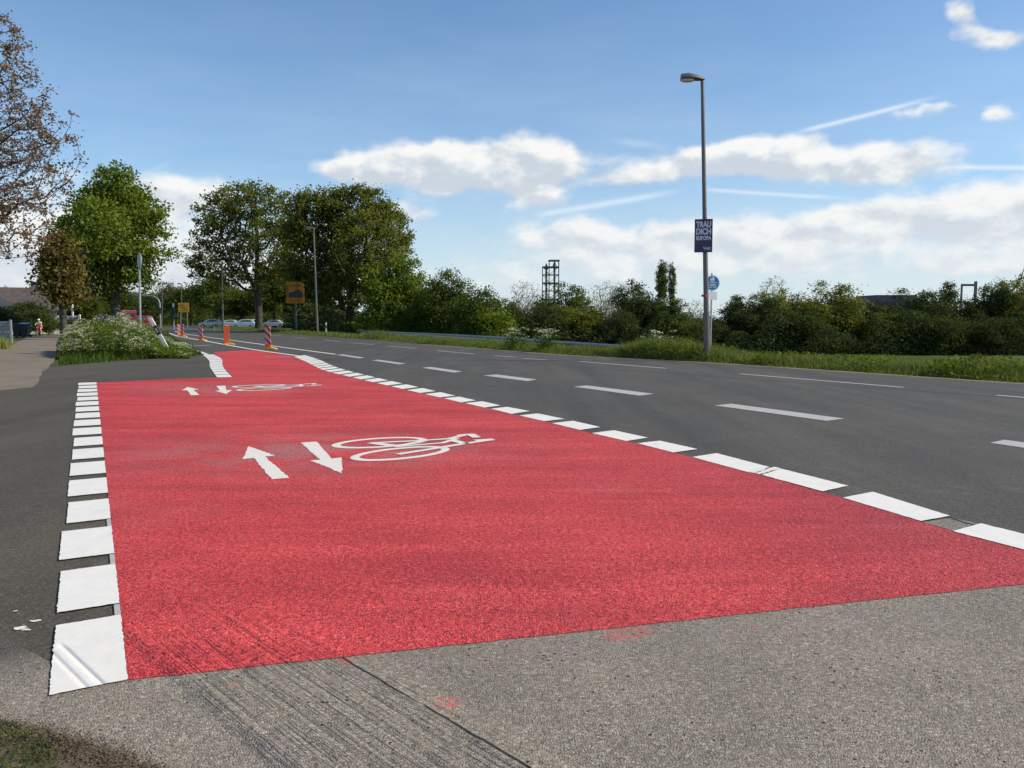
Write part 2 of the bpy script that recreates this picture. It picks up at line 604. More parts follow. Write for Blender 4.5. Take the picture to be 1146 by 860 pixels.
def make_old_asphalt():
    m, t, b = new_mat('old_asphalt')
    pos = t.new('ShaderNodeNewGeometry').outputs['Position']
    vc = t.voro(pos, 150, out='Color')
    vd = t.voro(pos, 150, out='Distance')
    vc2 = t.voro(pos, 70, out='Color')
    lum = t.new('ShaderNodeSeparateXYZ')
    t.put(lum.inputs[0], vc)
    stone = t.ramp(lum.outputs[0], [(0, (.16, .137, .11)), (.3, (.25, .218, .18)), (.8, (.315, .28, .23)), (1, (.50, .455, .385))])
    big = t.noise(pos, 1.1, 5, .6)
    col = t.mix(t.sstep(big, .3, .7), t.mix(1., stone, (.86, .84, .82), 'MULTIPLY'), t.mix(1., stone, (1.08, 1.05, 1.0), 'MULTIPLY'))
    # binder pits
    l2 = t.new('ShaderNodeSeparateXYZ')
    t.put(l2.inputs[0], vc2)
    pit = t.sstep(l2.outputs[1], .93, .97)
    pit = t.m('MULTIPLY', pit, t.sstep(t.voro(pos, 70), .5, .25))
    pit = t.m('MULTIPLY', pit, t.m('ADD', t.sstep(t.noise(pos, 2.3, 3, .6), .42, .6), .25))
    # ruts
    rn, rm, w, s = rut_height(t, pos)
    # brown soil worn into the surface towards the soil corner
    soil_d = t.m('ADD', t.vm('DOT_PRODUCT', pos, (-.55, -.83, 0)), t.m('MULTIPLY', t.noise(pos, 4, 5, .65), .55))
    soilf = t.sstep(soil_d, -.82, -.34)
    col = t.mix(t.m('MULTIPLY', soilf, .75), col, (.13, .095, .062))
    # darker newer asphalt breaks in along the left border
    dl = t.m('ADD', t.vm('DOT_PRODUCT', pos, (-.55, .83, 0)), t.m('MULTIPLY', t.m('SUBTRACT', t.noise(pos, 5, 5, .7), .5), .35))
    darkf = t.sstep(dl, 3.0, 3.4)
    col = t.mix(t.m('MULTIPLY', darkf, .9), col, (.085, .077, .066))
    # crumbs of red coating left behind
    redf = None
    for (px_, py_, rr_) in ((697, 711, .07), (722, 706, .04), (503, 787, .045), (388, 742, .035), (690, 716, .03), (846, 704, .025), (260, 768, .02)):
        g_ = G(px_, py_)
        q = t.vm('SUBTRACT', pos, (g_.x, g_.y, 0))
        q = t.vm('MULTIPLY', q, (1 / rr_, 1 / rr_, 0))
        e_ = t.m('EXPONENT', t.m('MULTIPLY', t.vm('DOT_PRODUCT', q, q), -1))
        redf = e_ if redf is None else t.m('ADD', redf, e_)
    redf = t.m('MULTIPLY', t.sstep(redf, .1, .8), t.sstep(t.noise(pos, 45, 3, .6), .40, .62))
    scuff = t.sstep(t.noise(t.scale_vec(pos, (2.2, .35, 1), .9), 1.3, 5, .65), .52, .72)
    col = t.mix(t.m('MULTIPLY', scuff, .32), col, (.15, .13, .105))
    col = t.mix(t.m('MULTIPLY', redf, .8), col, (.60, .12, .11))
    # tar scar
    cw = t.m('ABSOLUTE', t.m('SUBTRACT', t.m('ADD', w, t.m('MULTIPLY', t.m('SUBTRACT', t.noise(pos, 6, 2, .5), .5), .02)), WC))
    crack = t.m('MULTIPLY', t.sstep(cw, .007, .002), t.sstep(t.noise(pos, 3, 2, .5), .38, .5))
    col = t.mix(t.m('MAXIMUM', t.m('MULTIPLY', crack, .8), t.m('MULTIPLY', pit, .85)), col, (.025, .024, .022))
    t.put(b.inputs['Base Color'], col)
    b.inputs['Roughness'].default_value = .82
    b.inputs['Specular IOR Level'].default_value = .3
    h = t.m('MULTIPLY', t.sstep(vd, .0, .75, 1, 0), 1.0)
    h = t.m('ADD', h, t.m('MULTIPLY', lum.outputs[1], 1.0))
    h = t.m('ADD', h, t.m('MULTIPLY', t.noise(pos, 38, 4, .65), 3.0))
    h = t.m('SUBTRACT', h, t.m('MULTIPLY', pit, 1.5))
    h = t.m('SUBTRACT', h, t.m('MULTIPLY', crack, 3))
    h = t.m('ADD', h, t.m('MULTIPLY', t.m('MULTIPLY', rn, rm), 17.0))
    bn = t.new('ShaderNodeBump')
    bn.inputs['Strength'].default_value = .9
    bn.inputs['Distance'].default_value = .0035
    t.put(bn.inputs['Height'], h)
    t.put(b.inputs['Normal'], bn.outputs[0])
    return m


def make_asphalt():
    m, t, b = new_mat('asphalt')
    pos = t.new('ShaderNodeNewGeometry').outputs['Position']
    vc = t.voro(pos, 130, out='Color')
    lum = t.new('ShaderNodeSeparateXYZ')
    t.put(lum.inputs[0], vc)
    c = t.ramp(lum.outputs[0], [(0, (.050, .047, .041)), (.6, (.075, .071, .062)), (1, (.122, .116, .100))])
    # wheel tracks and patches follow the road direction
    rv = t.scale_vec(pos, (1, .12, 1), -.46)
    n = t.noise(rv, 1.1, 4, .55)
    c = t.mix(t.sstep(n, .3, .7), t.mix(1., c, (.84, .85, .86), 'MULTIPLY'), t.mix(1., c, (1.16, 1.15, 1.12), 'MULTIPLY'))
    n2 = t.noise(pos, .8, 6, .65)
    c = t.mix(t.sstep(n2, .35, .7), c, t.mix(1., c, (1.16, 1.12, 1.05), 'MULTIPLY'))
    tr_ = t.noise(t.scale_vec(pos, (1.6, .05, 1), -.46), 1.0, 3, .5)
    c = t.mix(t.m('MULTIPLY', t.sstep(tr_, .5, .66), .5), c, t.mix(1., c, (.78, .78, .79), 'MULTIPLY'))
    spk = t.m('MULTIPLY', t.sstep(t.noise(pos, 32, 2, .5), .66, .74), .5)
    c = t.mix(spk, c, (.19, .18, .16))
    n3 = t.noise(pos, 2.2, 6, .7)
    c = t.mix(t.m('MULTIPLY', t.sstep(n3, .55, .72), .35), c, (.17, .16, .145))
    # slightly browner, older surface at the junction on the left
    sx = t.new('ShaderNodeSeparateXYZ')
    t.put(sx.inputs[0], pos)
    lf = t.m('ADD', t.m('ADD', sx.outputs[0], t.m('MULTIPLY', sx.outputs[1], .27)), t.m('MULTIPLY', t.m('SUBTRACT', n2, .5), 1.0))
    lm = t.m('MULTIPLY', t.sstep(lf, .1, -.9), t.sstep(sx.outputs[1], 30, 24))
    c = t.mix(t.m('MULTIPLY', lm, .8), c, t.mix(1., c, (.98, .91, .80), 'MULTIPLY'))
    t.put(b.inputs['Base Color'], c)
    b.inputs['Roughness'].default_value = .8
    b.inputs['Specular IOR Level'].default_value = .28
    h = t.m('ADD', t.m('MULTIPLY', lum.outputs[1], 1.0), t.m('MULTIPLY', t.noise(pos, 60, 3, .6), 1.4))
    bn = t.new('ShaderNodeBump')
    bn.inputs['Strength'].default_value = .6
    bn.inputs['Distance'].default_value = .002
    t.put(bn.inputs['Height'], h)
    t.put(b.inputs['Normal'], bn.outputs[0])
    return m


def make_red():
    m, t, b = new_mat('red_coating')
    pos = t.new('ShaderNodeNewGeometry').outputs['Position']
    vc = t.voro(pos, 105, out='Color')
    vd = t.voro(pos, 105)
    lum = t.new('ShaderNodeSeparateXYZ')
    t.put(lum.inputs[0], vc)
    c = t.ramp(lum.outputs[0], [(0, (.42, .032, .036)), (.3, (.69, .056, .056)), (.8, (.82, .082, .08)), (1, (.9, .17, .155))])
    n = t.noise(t.scale_vec(pos, (.35, 1.4, 1)), 1.6, 5, .6)
    c = t.mix(t.sstep(n, .3, .7), t.mix(1., c, (.80, .74, .78), 'MULTIPLY'), t.mix(1., c, (1.06, 1.14, 1.12), 'MULTIPLY'))
    nb = t.noise(pos, .45, 4, .6)
    c = t.mix(t.m('MULTIPLY', t.sstep(nb, .42, .62), .55), c, t.mix(1., c, (.80, .70, .85), 'MULTIPLY'))
    sxx = t.new('ShaderNodeSeparateXYZ')
    t.put(sxx.inputs[0], pos)
    # the strip towards the carriageway is a duller, older coat
    old_ = t.sstep(t.m('ADD', sxx.outputs[0], t.m('MULTIPLY', t.m('SUBTRACT', nb, .5), 1.6)), .4, 2.3)
    c = t.mix(t.m('MULTIPLY', old_, .8), c, t.mix(1., c, (.74, .72, .88), 'MULTIPLY'))
    lap = t.noise(t.scale_vec(pos, (.18, 3.2, 1), .12), 1.5, 4, .65)
    c = t.mix(t.m('MULTIPLY', t.sstep(lap, .52, .68), .45), c, t.mix(1., c, (.78, .72, .78), 'MULTIPLY'))
    pits = t.m('MULTIPLY', t.sstep(t.noise(pos, 52, 3, .6), .41, .32), .95)
    c = t.mix(pits, c, (.13, .02, .028))
    # overspray of white and dust around the two symbols, dusty strip along the lane border
    spray = None
    for (cx, cy) in ((-1.75, 7.4), (-5.0, 14.3)):
        q = t.vm('SUBTRACT', pos, (cx, cy, 0))
        q = t.vm('MULTIPLY', q, (1 / 1.35, 1 / 1.0, 0))
        g = t.m('EXPONENT', t.m('MULTIPLY', t.vm('DOT_PRODUCT', q, q), -1))
        spray = g if spray is None else t.m('ADD', spray, g)
    sf = t.m('MULTIPLY', spray, t.m('MULTIPLY', t.sstep(t.noise(pos, 60, 3, .7), .38, .62), t.sstep(t.noise(pos, 1.8, 4, .6), .36, .6)))
    c = t.mix(t.m('MULTIPLY', sf, .95), c, (.38, .27, .25))
    dust = t.sstep(t.noise(pos, .5, 4, .6), .52, .75)
    c = t.mix(t.m('MULTIPLY', dust, .16), c, (.50, .28, .27))
    t.put(b.inputs['Base Color'], c)
    b.inputs['Roughness'].default_value = .72
    b.inputs['Specular IOR Level'].default_value = .3
    rn, rm, w, s = rut_height(t, pos)
    near = t.sstep(t.vm('DOT_PRODUCT', pos, (0, 1, 0)), 3.6, 2.5)
    h = t.m('ADD', t.sstep(vd, 0, .75, 1, 0), t.m('MULTIPLY', lum.outputs[1], 1.0))
    h = t.m('ADD', h, t.m('MULTIPLY', t.noise(pos, 40, 4, .62), 4.6))
    h = t.m('ADD', h, t.m('MULTIPLY', t.noise(t.scale_vec(pos, (.4, 1.3, 1), .2), 5, 4, .6), 6))
    h = t.m('ADD', h, t.m('MULTIPLY', t.m('MULTIPLY', rn, rm), t.m('MULTIPLY', near, 15.0)))
    bn = t.new('ShaderNodeBump')
    bn.inputs['Strength'].default_value = .85
    bn.inputs['Distance'].default_value = .006
    t.put(bn.inputs['Height'], h)
    t.put(b.inputs['Normal'], bn.outputs[0])
    return m


def make_line_paint(name, col, wear):
    m, t, b = new_mat(name)
    pos = t.new('ShaderNodeNewGeometry').outputs['Position']
    n = t.noise(pos, 9, 5, .6)
    c = t.mix(t.sstep(n, .3, .75), tuple(x * .93 for x in col), col)
    c = t.mix(t.m('MULTIPLY', t.sstep(t.noise(pos, 90, 3, .6), .56, .72), .3), c, tuple(x * .55 for x in col))
    c = t.mix(t.m('MULTIPLY', t.sstep(t.noise(t.scale_vec(pos, (3, .5, 1), -.4), 2.2, 4, .6), .55, .75), .25), c, (.45, .43, .4))
    ws = t.noise(pos, 55, 4, .7)
    if wear:
        c = t.mix(t.m('MULTIPLY', t.sstep(ws, .52, .72), wear), c, (.16, .155, .15))
    t.put(b.inputs['Base Color'], c)
    b.inputs['Roughness'].default_value = .6
    h = t.m('ADD', t.m('MULTIPLY', t.noise(pos, 60, 4, .6), 1.0), t.m('MULTIPLY', t.noise(pos, 14, 3, .6), 1.5))
    bn = t.new('ShaderNodeBump')
    if not wear:
        ga, gb = G(66, 722), G(122, 776)
        dd = Vector((gb.x - ga.x, gb.y - ga.y)).normalized()
        nn_ = Vector((-dd.y, dd.x))
        w0_ = nn_.dot(Vector(ga[:2]))
        q_ = t.m('SUBTRACT', t.vm('DOT_PRODUCT', pos, (nn_.x, nn_.y, 0)), w0_)
        lim = t.sstep(t.vm('DOT_PRODUCT', pos, (0, 1, 0)), 2.93, 2.86)
        for c0, amp in ((0, 9.0), (-.045, 6.0)):
            e_ = t.m('DIVIDE', t.m('SUBTRACT', q_, c0), .009)
            e_ = t.m('EXPONENT', t.m('MULTIPLY', t.m('MULTIPLY', e_, e_), -1))
            h = t.m('SUBTRACT', h, t.m('MULTIPLY', t.m('MULTIPLY', e_, lim), amp))
    bn.inputs['Strength'].default_value = .45
    bn.inputs['Distance'].default_value = .002
    t.put(bn.inputs['Height'], h)
    t.put(b.inputs['Normal'], bn.outputs[0])
    return m


def make_path():
    m, t, b = new_mat('path_surface')
    pos = t.new('ShaderNodeNewGeometry').outputs['Position']
    n = t.noise(pos, 1.2, 5, .6)
    n2 = t.noise(t.scale_vec(pos, (.3, 1.5, 1)), .9, 4, .6)
    c = t.mix(t.sstep(n, .3, .7), (.165, .132, .094), (.215, .175, .125))
    c = t.mix(t.m('MULTIPLY', t.sstep(n2, .5, .7), .5), c, (.10, .088, .075))
    t.put(b.inputs['Base Color'], c)
    b.inputs['Roughness'].default_value = .9
    return m


def make_ground():
    m, t, b = new_mat('meadow_ground')
    pos = t.new('ShaderNodeNewGeometry').outputs['Position']
    n = t.noise(pos, .35, 5, .6)
    n2 = t.noise(pos, 5, 4, .65)
    c = t.mix(t.sstep(n, .3, .7), (.08, .105, .035), (.12, .145, .052))
    c = t.mix(t.sstep(n2, .35, .7), t.mix(1., c, (.7, .75, .7), 'MULTIPLY'), c)
    t.put(b.inputs['Base Color'], c)
    b.inputs['Roughness'].default_value = .95
    b.inputs['Specular IOR Level'].default_value = .1
    bn = t.new('ShaderNodeBump')
    bn.inputs['Strength'].default_value = .8
    bn.inputs['Distance'].default_value = .08
    t.put(bn.inputs['Height'], t.m('ADD', n2, t.noise(pos, 18, 3, .6)))
    t.put(b.inputs['Normal'], bn.outputs[0])
    return m


MAT['old_asphalt'] = make_old_asphalt()
MAT['asphalt'] = make_asphalt()
MAT['red'] = make_red()
MAT['paint_new'] = make_line_paint('paint_new', (.82, .79, .72), 0)
MAT['paint_symbol'] = make_line_paint('paint_symbol', (.80, .75, .66), .14)
MAT['paint_old'] = make_line_paint('paint_old', (.47, .45, .42), .5)
MAT['path'] = make_path()
MAT['ground'] = make_ground()

# ------------------------------------------------------------------ terrain
EDGE_PX = [(1146, 429.5), (960, 417), (820, 407.8), (760, 404.2), (639, 397.9), (555, 391.6), (475, 385.7), (423, 381), (360, 377), (280, 371), (225, 366.4)]
EDGE = [G(*p) for p in EDGE_PX]
_d = (EDGE[0] - EDGE[2]).normalized()
EDGE = [EDGE[0] + _d * 40, EDGE[0] + _d * 12] + EDGE
EDGE += [Vector((-110, 300, 0)), Vector((-185, 520, 0))]
EY = np.array([p.y for p in EDGE])
EX = np.array([p.x for p in EDGE])


def edge_x(y):
    return np.interp(y, EY, EX)


def hgt(x, y):
    o = x - edge_x(y)
    s = np.clip((o - 1.0) / 15.0, 0, 1)
    s = s * s * (3 - 2 * s)
    s = s * np.clip((125.0 - y) / 22.0, 0, 1) * np.clip((x + 60) / 25.0, 0, 1)
    s = np.where(x > 5 , np.maximum(s, np.clip((o - 1.0) / 15.0, 0, 1) * np.clip((x - 5) / 25, 0, 1)), s)
    return -2.35 * s - 0.035


def make_terrain():
    xs = np.concatenate([[-4000, -1500, -600, -300], np.arange(-160, -40, 8), np.arange(-40, 60, 1.6), np.arange(60, 160, 8), [200, 320, 700, 1600, 4000]])
    ys = np.concatenate([[-400, -60], np.arange(-20, 8, 2.5), np.arange(8, 80, 1.3), np.arange(80, 200, 6), [220, 300, 420, 600, 1200, 2500, 6000]])
    XX, YY = np.meshgrid(xs, ys)
    ZZ = hgt(XX, YY)
    vs = np.stack([XX, YY, ZZ], -1).reshape(-1, 3)
    nx = len(xs)
    fs = []
    for j in range(len(ys) - 1):
        for i in range(nx - 1):
            a = j * nx + i
            fs.append((a, a + 1, a + 1 + nx, a + nx))
    me = bpy.data.meshes.new('ground')
    me.from_pydata(vs.tolist(), [], fs)
    o = link('ground', me, MAT['ground'], smooth=True)
    tag(o, kind='structure')
    return o


make_terrain()

rng = random.Random(11)
# carriageway with the junction mouth, one sheet
edge_pts = [(p.x, p.y) for p in smooth_path([Vector((e.x, e.y, 0)) for e in EDGE], 5)]
edge_pts = [(x + (rng.gauss(0, .035) if y < 90 else 0), y) for x, y in edge_pts]
isl = [G(222, 391.5), G(226, 397.0), G(215, 399.3), G(190, 400.8), G(160, 402.6), G(120, 405), G(92, 407.5), G(70, 409)]
isl_pts = [(p.x, p.y) for p in isl]
left_far = [(-197, 520), (-121, 300)] + [tuple(G(*p)[:2]) for p in ((190, 366.6), (187, 369.5), (190, 374.5), (199, 381))]
left_side = [tuple(G(60, 410)[:2]), tuple(G(-60, 412)[:2]), (-30, 20), (-30, -12)]
road_poly = edge_pts + left_far + isl_pts + left_side
road = sheet('road', road_poly, 0.0, MAT['asphalt'])
tag(road, kind='structure')

# brown path at the upper left
pp = [(-70, 470), (-30, 440), (36, 434), (44, 425), (52, 414), (60, 406), (64, 398), (70, 391), (78, 383), (92, 377), (104, 373.5), (70, 373.5), (30, 377.5), (12, 386.5), (0, 389), (-90, 404)]
path = sheet('path', jitter_edge([tuple(G(*p)[:2]) for p in pp], .8, .04, rng), .004, MAT['path'])
tag(path, kind='structure')

# old coarse surface at the near edge
near_edge = [(0, 712), (56, 742), (100, 745), (180, 752), (600, 705), (1146, 648), (1500, 612)]
np_ = [tuple(G(*p)[:2]) for p in near_edge]
old_poly = [(-9, 3.9), (-3, 3.1)] + np_ + [(12, 3.6), (12, -6), (-9, -6)]
old = sheet('old_pavement', old_poly, .003, MAT['old_asphalt'])
tag(old, kind='structure')

# red surface
red_px = [(143, 763), (400, 735), (640, 709.5), (900, 681), (1146, 655), (1330, 636),
          (1330, 667), (1190, 629), (1067, 596), (943, 558.2), (852, 533), (775, 512.7), (713, 497), (662, 485.7), (618, 474.6), (581, 465.9),
          (549, 458.3), (520.3, 452), (496.7, 446.5), (450, 436), (399, 423.9), (362, 414.5), (344, 405), (327.4, 399.4), (292.6, 393.2), (268.8, 392.4), (238.6, 394.6),
          (247.7, 402), (249.6, 411), (259.6, 422.5), (190, 424.8), (108, 428.8)]
red_poly = [tuple(G(*p)[:2]) for p in red_px]
red_poly = [red_poly[0]] + jitter_edge(red_poly, .05, .0022, rng)[1:]
lane = sheet('cycle_lane', red_poly, .0055, MAT['red'])
tag(lane, kind='structure')


def quad_px(name, corners, z, mat, parent, jit=.004):
    pts = [tuple(G(*c)[:2]) for c in corners]
    pts = jitter_edge(pts, .03, jit * .45, rng)
    return sheet(name, pts, z, mat, parent)


# 18 blocks on the left border of the red surface
NI, FI = Vector(G(143, 763)), Vector(G(107.9, 428.6))
NO, FO = Vector(G(53, 781)), Vector(G(88, 429.3))
NB = 18
per = 1.0 / (NB - .28)
for i in range(NB):
    t0 = i * per
    t1 = t0 + per * .75
    if i == 0:
        t1 = t0 + per * .81
    # bring measured row spacing in
    a, b_ = NI.lerp(FI, t0), NI.lerp(FI, t1)
    c, d_ = NO.lerp(FO, t0), NO.lerp(FO, t1)
    off = Vector((rng.uniform(-.012, .012), 0, 0))
    pts = [tuple((p + (off if k > 1 else Vector((0, 0, 0))))[:2]) for k, p in enumerate((a, b_, d_, c))]
    sheet('edge_block', jitter_edge(pts, .014, .0014, rng), .0085, MAT['paint_new'], lane)

# blocks on the right border
RB = [[(1066.7, 596.2), (1098.2, 587.5), (1228, 620), (1192, 629)],
      [(943.2, 558.4), (976.9, 551.9), (1063.1, 578.9), (1030.8, 584.8)],
      [(852.5, 532.8), (874.3, 525.8), (949.4, 545), (920.6, 551.4)],
      [(774.8, 512.7), (801.9, 508.3), (861.2, 524), (836, 529.5)],
      [(713.4, 497.2), (738.4, 494.3), (780.6, 503.7), (753.7, 507.6)],
      [(662.2, 485.7), (687.5, 482.6), (724.9, 490.9), (700.9, 494.7)],
      [(618, 474.6), (641.4, 471.9), (672.1, 479), (649.1, 482.2)],
      [(581, 465.9), (602, 463.6), (631.8, 469.8), (608.8, 472.3)],
      [(549.1, 458.3), (567.4, 456.2), (592.8, 460.9), (572.6, 464.1)],
      [(520.3, 452), (539.9, 449.9), (560.3, 454.6), (542.5, 457)],
      [(496.7, 446.5), (513.7, 444.7), (532.6, 448.9), (516.3, 451.2)]]
for c in RB:
    quad_px('edge_block', c, .0085, MAT['paint_new'], lane)
for c in ([(835, 529.2), (851, 524.5), (858, 525.6), (844, 530.6)], [(845, 530.8), (866, 523.6), (874, 525.4), (851, 532.2)]):
    quad_px('edge_block', c, .0078, MAT['paint_symbol'], lane, .012)
inner = [G(*p) for p in ((494, 445.9), (450, 436), (399, 424), (362, 414.8), (344, 406), (329, 399.6))]
outer = [G(*p) for p in ((511, 443.9), (468, 433.8), (416, 422.0), (378, 412), (357, 402.9), (341, 397.8))]


def resample(pts, n):
    d = [0]
    for i in range(1, len(pts)):
        d.append(d[-1] + (pts[i] - pts[i - 1]).length)
    out = []
    for k in range(n + 1):
        s = d[-1] * k / n
        j = 0
        while j < len(d) - 2 and d[j + 1] < s:
            j += 1
        out.append(pts[j].lerp(pts[j + 1], (s - d[j]) / (d[j + 1] - d[j])))
    return out


Ls = sum((inner[i + 1] - inner[i]).length for i in range(len(inner) - 1))
nb = int(Ls / .83)
SI, SO = resample(smooth_path(inner, 5), nb * 4), resample(smooth_path(outer, 5), nb * 4)
for i in range(nb):
    far_ = i > nb * .62
    k0, k1 = i * 4, i * 4 + 3
    pts = []
    pts = [SI[k0].lerp(SI[k0 + 1], .25), SI[k1], SI[k1].lerp(SI[k1 + 1], .25 if not far_ else .8), SO[k1].lerp(SO[k1 + 1], .25 if not far_ else .8), SO[k1], SO[k0].lerp(SO[k0 + 1], .25)]
    sheet('edge_block', [tuple(p[:2]) for p in pts], .0085, MAT['paint_new'], lane)
# curved ladder border at the far left corner
lin = [G(*p) for p in ((259.6, 422.6), (249.6, 411), (247.7, 402), (238.6, 396.9))]
lou = [G(*p) for p in ((243, 422.9), (235, 411.2), (234, 404), (226.6, 397.4))]
ncb = 12
SI, SO = resample(smooth_path(lin, 6), ncb * 4), resample(smooth_path(lou, 6), ncb * 4)
for i in range(ncb):
    e = i * 4 + 3
    sheet('edge_block', [tuple(p[:2]) for p in (SI[i * 4], SI[e], SI[e].lerp(SI[e + 1], .45), SO[e].lerp(SO[e + 1], .45), SO[e], SO[i * 4])], .0085, MAT['paint_new'], lane)


def ribbon(name, pxpts, wd, z, mat, parent, k=5):
    pts = smooth_path([G(*p) for p in pxpts], k)
    L_, R_ = [], []
    for i, p in enumerate(pts):
        a = pts[max(i - 1, 0)]
        b = pts[min(i + 1, len(pts) - 1)]
        d = (b - a).normalized()
        n = Vector((-d.y, d.x, 0))
        L_.append(tuple((p + n * wd / 2)[:2]))
        R_.append(tuple((p - n * wd / 2)[:2]))
    return sheet(name, L_ + R_[::-1], z, mat, parent)


ribbon('edge_line', [(232, 397.2), (222, 393.4), (214, 390), (206, 386)], .14, .0085, MAT['paint_new'], lane)
ribbon('lane_line', [(334, 398.7), (300, 394), (274.3, 390), (228.5, 381.8), (199, 376.5), (189, 373)], .16, .0085, MAT['paint_new'], road)
ribbon('lane_line', [(375.5, 397.0), (320, 389.6), (258, 381), (206, 373.9), (196, 371)], .15, .0085, MAT['paint_new'], road)
ribbon('cross_line', [(207, 388), (236.5, 386.4)], .3, .004, MAT['paint_old'], road, 2)
for c in ([(377, 397.6), (383, 396.9), (408, 400.6), (402, 401.4)],
          [(416, 403.6), (424, 402.9), (454, 407.2), (446, 408.1)],
          [(472, 412), (482, 411), (517.5, 416.1), (508, 417.4)],
          [(540.8, 420.6), (555.5, 419.5), (600.8, 425.1), (590.4, 426.9)],
          [(642, 433.2), (656.7, 431.8), (731.7, 441.2), (716, 443.3)],
          [(799.9, 454.3), (818.3, 452.3), (945, 469), (925.6, 471.6)],
          [(1107.8, 496.2), (1124, 492.8), (1330, 520), (1310, 526)]):
    quad_px('lane_dash', c, .004, MAT['paint_old'], road, .006)
for p in ([(1115.6, 442.8), (1240, 453)], [(827.7, 418.7), (1011, 433.9)], [(648.3, 404.9), (745.7, 412.6)], [(585, 401.3), (613, 403.2)],
          [(553.7, 398.4), (576.4, 399.9)], [(489, 392.7), (531, 396.5)], [(433.3, 387.5), (466.5, 390.2)], [(393, 384), (418.6, 386)],
          [(361.7, 380.6), (381, 382.6)], [(328, 377.6), (345, 379.2)], [(300, 375), (315, 376.3)]):
    ribbon('lane_dash', p, .12, .004, MAT['paint_old'], road, 2)
gut = [Vector((e.x - .16, e.y, 0)) for e in EDGE[1:9]]
gut = smooth_path(gut, 14)
gl_ = [(p.x - rng.uniform(.06, .2), p.y) for p in gut]
gr_ = [(p.x + .2 + rng.uniform(-.03, .06), p.y) for p in gut]
sheet('dust_strip', gl_ + gr_[::-1], .003, MAT['path'], road)
# trim strip of darker seam beside the second lane: a thin tar joint
ribbon('tar_joint', [(1300, 462), (1146, 446.5), (900, 429), (640, 410), (470, 395), (380, 385)], .03, .003, MAT['black'], road)
# gravel-filled gap and crack between the first two right blocks
quad_px('broken_patch', [(1034, 585.6), (1064, 580), (1097, 587.6), (1068, 595.4)], .004, MAT['old_asphalt'], road, .006)
ribbon('crack', [(1060, 578.5), (1078, 585.5), (1096, 589.6)], .018, .006, MAT['black'], road)

# symbols


def zp(x, y):
    return G(260 + x / 3.82, 475 + y / 3.82)


arrow_a = [(70, 98), (45, 153), (92, 148), (168, 240), (244, 234), (140, 142), (184, 138)]
arrow_b = [(293, 82), (360, 78), (425, 151), (468, 146), (470, 215), (333, 159), (375, 156)]
SHIFT = Vector((-3.25, 6.87, 0))
e1 = Vector((-.42, .907, 0))
e2 = Vector((.907, .42, 0))


def ring_faces(bm, c, a, b, w, z, ea):
    n = 56
    vo, vi = [], []
    for k in range(n):
        an = 2 * math.pi * k / n
        vo.append(bm.verts.new((c + ea * ((a + w / 2) * math.cos(an)) + e1 * ((b + w / 2) * math.sin(an))).to_tuple()[:2] + (z,)))
        vi.append(bm.verts.new((c + ea * ((a - w / 2) * math.cos(an)) + e1 * ((b - w / 2) * math.sin(an))).to_tuple()[:2] + (z,)))
    for k in range(n):
        k2 = (k + 1) % n
        bm.faces.new((vo[k], vo[k2], vi[k2], vi[k]))


def stroke(bm, pts, w, z):
    for i in range(len(pts) - 1):
        a, b = pts[i], pts[i + 1]
        d = (b - a).normalized()
        n = Vector((-d.y, d.x, 0)) * w / 2
        ex = d * w * .3
        q = [bm.verts.new(((p).x, (p).y, z + i * .0002)) for p in (a + n - ex, b + n + ex, b - n + ex, a - n - ex)]
        bm.faces.new(q)


def bicycle_symbol(shift):
    me = bpy.data.meshes.new('bicycle_symbol')
    bm = bmesh.new()
    ca = (G(372.5, 500.6) + G(476, 492.3)) / 2 + shift
    cb = (G(393.5, 514.8) + G(500.8, 502.5)) / 2 + shift
    ring_faces(bm, ca, .435, .27, .085, .0085, Vector((.86, .51, 0)))
    ring_faces(bm, cb, .45, .26, .085, .0089, Vector((.785, .62, 0)))
    S = [([(600, 84), (708, 98)], .10), ([(705, 98), (832, 72)], .07), ([(600, 84), (800, 74), (930, 66), (1000, 48)], .07),
         ([(705, 100), (900, 84), (960, 66)], .06), ([(715, 132), (880, 106), (1000, 86), (1105, 72)], .075),
         ([(935, 72), (1000, 88)], .09), ([(975, 52), (1020, 48), (1042, 60)], .09), ([(1050, 74), (1105, 70)], .1)]
    for k, (pl, w) in enumerate(S):
        stroke(bm, [zp(*p) + shift for p in pl], w, .0095 + k * .0004)
    bmesh.ops.recalc_face_normals(bm, faces=bm.faces)
    bm.to_mesh(me)
    bm.free()
    return link('bicycle_symbol', me, MAT['paint_symbol'], lane)


for sh in (Vector((0, 0, 0)), SHIFT):
    for ar in (arrow_a, arrow_b):
        pts = [tuple((zp(*p) + sh)[:2]) for p in ar]
        sheet('arrow', jitter_edge(pts, .05, .004, rng), .0085, MAT['paint_symbol'], lane)
    bicycle_symbol(sh)

# small splashes of white paint by the left blocks
for (x, y, r) in ((22, 704, .02), (40, 696, .014), (30, 706, .012), (17, 685, .008)):
    c = G(x, y)
    pts = [(c.x + r * rng.uniform(.5, 1.3) * math.cos(a) * 1.5, c.y + r * rng.uniform(.4, 1.2) * math.sin(a)) for a in np.linspace(0, 2 * math.pi, 14)[:-1]]
    sheet('paint_splash', pts, .004, MAT['paint_symbol'], road)
# grey primer strips left in the gaps of the nearest blocks
for i in range(3):
    t0 = i * per + per * (.82 if i == 0 else .76)
    t1 = (i + 1) * per - per * .01
    a, b_ = NI.lerp(FI, t0), NI.lerp(FI, t1)
    w_ = (NO - NI).normalized() * .022
    sheet('primer_strip', [tuple(p[:2]) for p in (a, b_, b_ + w_, a + w_)], .0065, MAT['paint_old'], lane)

